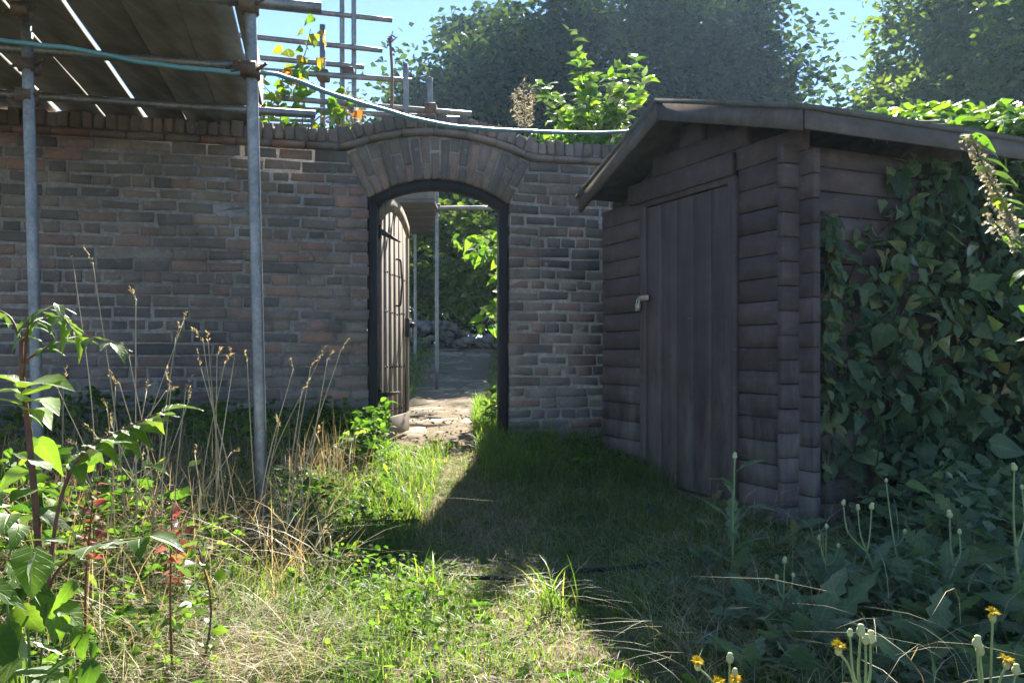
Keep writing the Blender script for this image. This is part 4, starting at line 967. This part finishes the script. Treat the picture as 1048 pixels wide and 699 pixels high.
def shoot(name,label,cat,px,py,Y,top,mat,stemm,ls=.035,n=16,kind='serrate',group=None,top_rn=None,first=5):
    b0=at(px,py,Y); b0[2]=float(gz(b0[0],Y)); e1=at(*top,Y-.05); t=thing(name,b0,label,cat,group); st=Buf(); lf=Buf()
    L=spline([b0,(b0+e1)/2+rng.normal(0,.02,3),e1],10); tube(st,L,np.linspace(.004,.0016,len(L)),5)
    for q in np.linspace(L[first],L[-1],n):
        m=3; scatter(lf,kind,q+rng.normal(0,.012,(m,3)),rdir(m,-.2,.7),rdir(m,.3,1),ls*rng.uniform(.6,1.2,m),6)
    st.build('stem',stemm,t,smooth=True); lf.build('foliage',mat,t,smooth=True)
shoot('red_leaved_shoot','bramble shoot with orange red leaves nearer the left edge','bramble',90,600,2.0,(95,508),REDLF,STEMR,.030,14,first=13)
shoot('red_leaved_shoot','bramble shoot with pinkish red leaves left of the near scaffold pole','bramble',178,600,2.0,(176,522),REDLF,STEMR,.034,16,first=12)
shoot('leafy_shoot','upright weed with bright yellow green leaves below the red shoots','weed',200,640,2.0,(203,560),BRIGHT,STEMR,.05,9,'ovate')
shoot('leafy_shoot','bushy weed against the foot of the near scaffold pole','weed',244,600,3.3,(243,500),WEED,STEMG,.045,14,'ovate')
shoot('leafy_shoot','bright leaved weed on the right side of the near scaffold pole','weed',330,560,3.3,(318,485),BRIGHT,STEMG,.05,12,'ovate')
shoot('nettle','dark nettle at the hinge side of the open gate','weed',362,470,5.45,(356,440),WEED,STEMG,.07,12,'serrate')
shoot('nettle','bright weed beside the right post of the gateway','weed',502,440,6.6,(500,395),BRIGHT,STEMG,.08,14,'serrate')
# near grass tuft in the shade
for (px,py,h_,lab) in ((567,628,.2,'grass tuft standing in the shadow edge on the trodden path'),(440,610,.18,'grass tuft at the sunlit edge left of the trodden path'),(655,628,.16,'yellowish grass tuft in the sun beside the drooping straw')):
    Y=EYE*F/(py-HY); X=(px-CX)/F*Y; n=40; b=Buf(); P=np.stack([X+rng.normal(0,.03,n),Y+rng.normal(0,.03,n),np.full(n,float(gz(X,Y))-.005)],1); blades(b,P,rng.uniform(.5,1.3,n)*h_,.007,rng.uniform(.3,1.6,n),seg=5); prop(b.build('grass_tuft',GRASS),lab,'grass')
# drooping straw clump right
Y=2.35; base=A((700-CX)/F*Y,Y,0.0); b=Buf(); n=46
P=base+np.stack([rng.normal(0,.10,n),rng.normal(0,.16,n),0*np.arange(n)],1); blades(b,P,rng.uniform(.12,.32,n),rng.uniform(.002,.004,n),rng.uniform(1.0,2.2,n),rng.normal(PI,1.0,n),7); prop(b.build('straw_clump',STRAW),'clump of drooping dead straw at the edge of the shed shadow','dry grass')

# ------------------------------------------------------------------ sow thistles on the right
def thistle(label,px,Y,heads,nleaf=10,ll=.20,mat=SOWLF,height=.35,flowers=()):
    X=(px-CX)/F*Y; base=A(X,Y,float(gz(X,Y))-.02); t=thing('sow_thistle',base,label,'thistle','sow thistles on the right'); st=Buf(); lf=Buf(); bds=[]; fl=[]
    hp=[at(hx,hy,Y+rng.normal(0,.05)) for hx,hy in heads]
    top=np.mean(hp,0) if hp else base+A(0,0,.10); joint=base*.35+top*.65 if len(hp)>1 else top
    L=spline([base,base*.6+joint*.4+A(rng.normal(0,.035),rng.normal(0,.03),0),joint],10); tube(st,L,np.linspace(.006,.0038,len(L)),6,.5)
    for h_ in hp:
        if len(hp)>1: q=spline([joint,(joint+h_)/2+A((h_[0]-joint[0])*.25,0,-.01),h_],7); tube(st,q,np.linspace(.0034,.002,len(q)),5,.6)
        bd=Buf(); bds.append(bd); q_=rng.uniform(.7,1.2); blob(bd,h_+A(0,0,.004),A(.0078,.0078,.009)*q_,n=8,m=6); blob(bd,h_+A(rng.normal(0,.001),0,.012*q_),A(.006,.006,.005)*q_,.95)
    for (fx,fy) in flowers:
        c=at(fx,fy,Y-.03); q=spline([joint*.7+base*.3,(joint+c)/2,c-A(0,0,.012)],7); tube(st,q,.0022,5,.6); bd=Buf(); bds.append(bd); blob(bd,c-A(0,0,.010),A(.007,.007,.010))
        f_=Buf(); m=54; az=rng.uniform(0,2*PI,m); tl=A(rng.normal(0,.35),-.45,1); tl=nrm(tl); x_=nrm(np.cross(tl,A(1,0,.2))); y_=np.cross(tl,x_)
        D=np.cos(az)[:,None]*x_+np.sin(az)[:,None]*y_+tl*rng.uniform(.05,.6,m)[:,None]; scatter(f_,'lance',np.repeat(c[None],m,0),D,tl,rng.uniform(.009,.0155,m),3,widen=.9); fl.append(f_)
    for k in range(nleaf):
        i=int((.02+.95*k/nleaf)*(len(L)-1)); az=k*2.4+rng.normal(0,.4); sz=ll*rng.uniform(.6,1.15)*(1-.5*k/nleaf); D=A(math.cos(az),math.sin(az),rng.uniform(.5,1.6))
        P=L[i]+A(0,0,.0); scatter(lf,'lobed',P,D,A(0,0,1)+rng.normal(0,.2,3),sz*1.3,14,widen=1.0)
    st.build('stem',STEMP,t,smooth=True); lf.build('foliage',mat,t,smooth=True)
    for bd in bds: bd.build('bud',BUDM,t,smooth=True)
    for f_ in fl: f_.build('flower',YELLOW,t)
thistle('leafy sow thistle without flowers in front of the shed door',752,3.1,[(752,468)],14,.20)
thistle('sow thistle with three open buds on long stalks below the shed corner',905,2.6,[(863,516),(878,521),(892,520)],12,.20)
thistle('tall sow thistle with upright toothed leaves before the creeper',915,2.75,[(907,493),(926,545)],13,.22)
thistle('tallest sow thistle at the right edge of the view',1035,2.2,[(1038,480),(1046,500)],12,.22)
thistle('sow thistle with a knot of pale buds and one yellow flower near the bottom edge',888,1.55,[(870,650),(881,648),(886,657),(891,655)],7,.12,flowers=[(858,660)])
thistle('sow thistle with two yellow flowers in the near right corner',1010,1.5,[(1000,660),(1040,688),(1003,668)],9,.13,flowers=[(1016,626),(1030,674)])
thistle('small sow thistle with yellow flowers low at the bottom edge',748,1.65,[(747,676),(752,690)],7,.10,flowers=[(735,697),(752,694),(714,676)])
thistle('broad sow thistle rosette in the middle of the shaded weeds',825,2.35,[],14,.24,height=.3)
thistle('low sow thistle rosette beside the straw clump',775,2.15,[],11,.18,height=.22)
thistle('wide sow thistle rosette behind the yellow flowers on the right',965,2.1,[],14,.24,height=.28)
thistle('upright sow thistle with long pale leaves between the shed corner and the three open buds',845,2.75,[(846,540),(838,552),(858,560)],13,.20)
thistle('leafy sow thistle with two closed buds between the tall one and the right edge',975,2.45,[(972,528),(982,546)],13,.22)
thistle('short leafy sow thistle just left of the three open buds',800,2.5,[(803,575),(812,590),(795,592)],12,.20)
thistle('leaning sow thistle rosette under the climber at the right edge',1010,2.7,[],12,.24,height=.4)
# nettle spike at the right edge, in the sun
Y=2.0; t=thing('nettle',at(1075,620,Y)*A(1,1,0),'sunlit nettle stem with hanging buff flower clusters at the right edge','nettle')
st=Buf(); lf=Buf(); fl=Buf()
L=spline([at(1110,640,Y),at(1090,420,Y),at(1060,290,Y),at(1035,225,Y),at(1010,178,Y),at(993,138,Y)],9); tube(st,L,np.linspace(.006,.002,len(L)),6); 
L2=spline([at(1080,360,Y),at(1060,270,Y-.05),at(1030,240,Y-.08),at(1012,222,Y-.1)],9); tube(st,L2,np.linspace(.004,.0015,len(L2)),5)
for q in np.linspace(L[26],L[-1],22): 
    m=20; scatter(fl,'round',q+rng.normal(0,.008,(m,3))+A(0,0,-.008),rdir(m,-1,.1),rdir(m),rng.uniform(.007,.013,m),3)
fl.build('flower',DRYFL,t); fl=Buf()
for q in np.linspace(L2[14],L2[-1],8): m=16; scatter(fl,'round',q+rng.normal(0,.010,(m,3)),rdir(m,-1,.1),rdir(m),rng.uniform(.007,.013,m),3)
for k,q in enumerate(np.linspace(L[24],L[-1],9)):
    for s_ in (-1,1): scatter(lf,'lance',q,A(s_*.9,-.3,.25)+rng.normal(0,.25,3),A(0,0,1)+rng.normal(0,.3,3),rng.uniform(.04,.065),6,widen=1.3)
for k,q in enumerate(np.linspace(L[12],L[26],7)):
    for s_ in (-1,1): scatter(lf,'lance',q,A(s_*.9,-.4,.3)+rng.normal(0,.25,3),A(0,0,1)+rng.normal(0,.3,3),rng.uniform(.06,.09),6,widen=1.5)
st.build('stem',STEMG,t,smooth=True); lf.build('foliage',BRIGHT,t,smooth=True); fl.build('flower',DRYFL,t)

# ------------------------------------------------------------------ added haze volume: softens far trees, lifts the darks like lens glare
HZ=.0007
hb=Buf(); box(hb,A(0,55,9.5),A(155,0,0),A(0,140,0),A(0,0,12.5),0); hm,t=nt('veil_haze'); pv=t.nodes.new('ShaderNodeVolumePrincipled'); pv.inputs['Density'].default_value=HZ; pv.inputs['Color'].default_value=(.50,.74,1,1); pv.inputs['Anisotropy'].default_value=.4
o=t.nodes.new('ShaderNodeOutputMaterial'); t.links.new(pv.outputs[0],o.inputs['Volume']); prop(hb.build('haze',hm),'thin haze added over the whole garden to veil the trees and lift the darks','haze',kind='stuff')
# ------------------------------------------------------------------ light, sky, camera
SUN_EL,SUN_AZ=math.radians(39),math.radians(8.4)
w=bpy.data.worlds.new('World'); S.world=w; w.use_nodes=True; t=w.node_tree; t.nodes.clear()
sk=t.nodes.new('ShaderNodeTexSky'); sk.sky_type='NISHITA'; sk.sun_disc=False; sk.sun_elevation=SUN_EL; sk.sun_rotation=SUN_AZ; sk.air_density=.6; sk.dust_density=0; sk.ozone_density=3.0
bg=t.nodes.new('ShaderNodeBackground'); bg.inputs[1].default_value=.076; o=t.nodes.new('ShaderNodeOutputWorld'); t.links.new(sk.outputs[0],bg.inputs[0]); t.links.new(bg.outputs[0],o.inputs[0])
sl=bpy.data.lights.new('sun','SUN'); sl.energy=4.8; sl.angle=math.radians(.55); sl.color=(1,.93,.82); so=bpy.data.objects.new('sun',sl); COL.objects.link(so)
from mathutils import Vector
sd=Vector((math.sin(SUN_AZ)*math.cos(SUN_EL),math.cos(SUN_AZ)*math.cos(SUN_EL),math.sin(SUN_EL))); so.rotation_euler=sd.to_track_quat('Z','Y').to_euler(); so.location=(2,10,12)
cam=bpy.data.cameras.new('camera'); co=bpy.data.objects.new('camera',cam); COL.objects.link(co); co.location=(0,0,EYE); co.rotation_euler=(PI/2,0,0)
cam.sensor_width=36; cam.lens=36*F/1048; cam.shift_y=(HY-349.5)/1048; cam.clip_end=2000; cam.clip_start=.05; S.camera=co
S.view_settings.view_transform='Standard'; S.view_settings.look='None'; S.view_settings.exposure=2.15; S.view_settings.gamma=1
S.cycles.use_denoising=True
S.cycles.max_bounces=8; S.cycles.diffuse_bounces=4; S.cycles.transmission_bounces=6
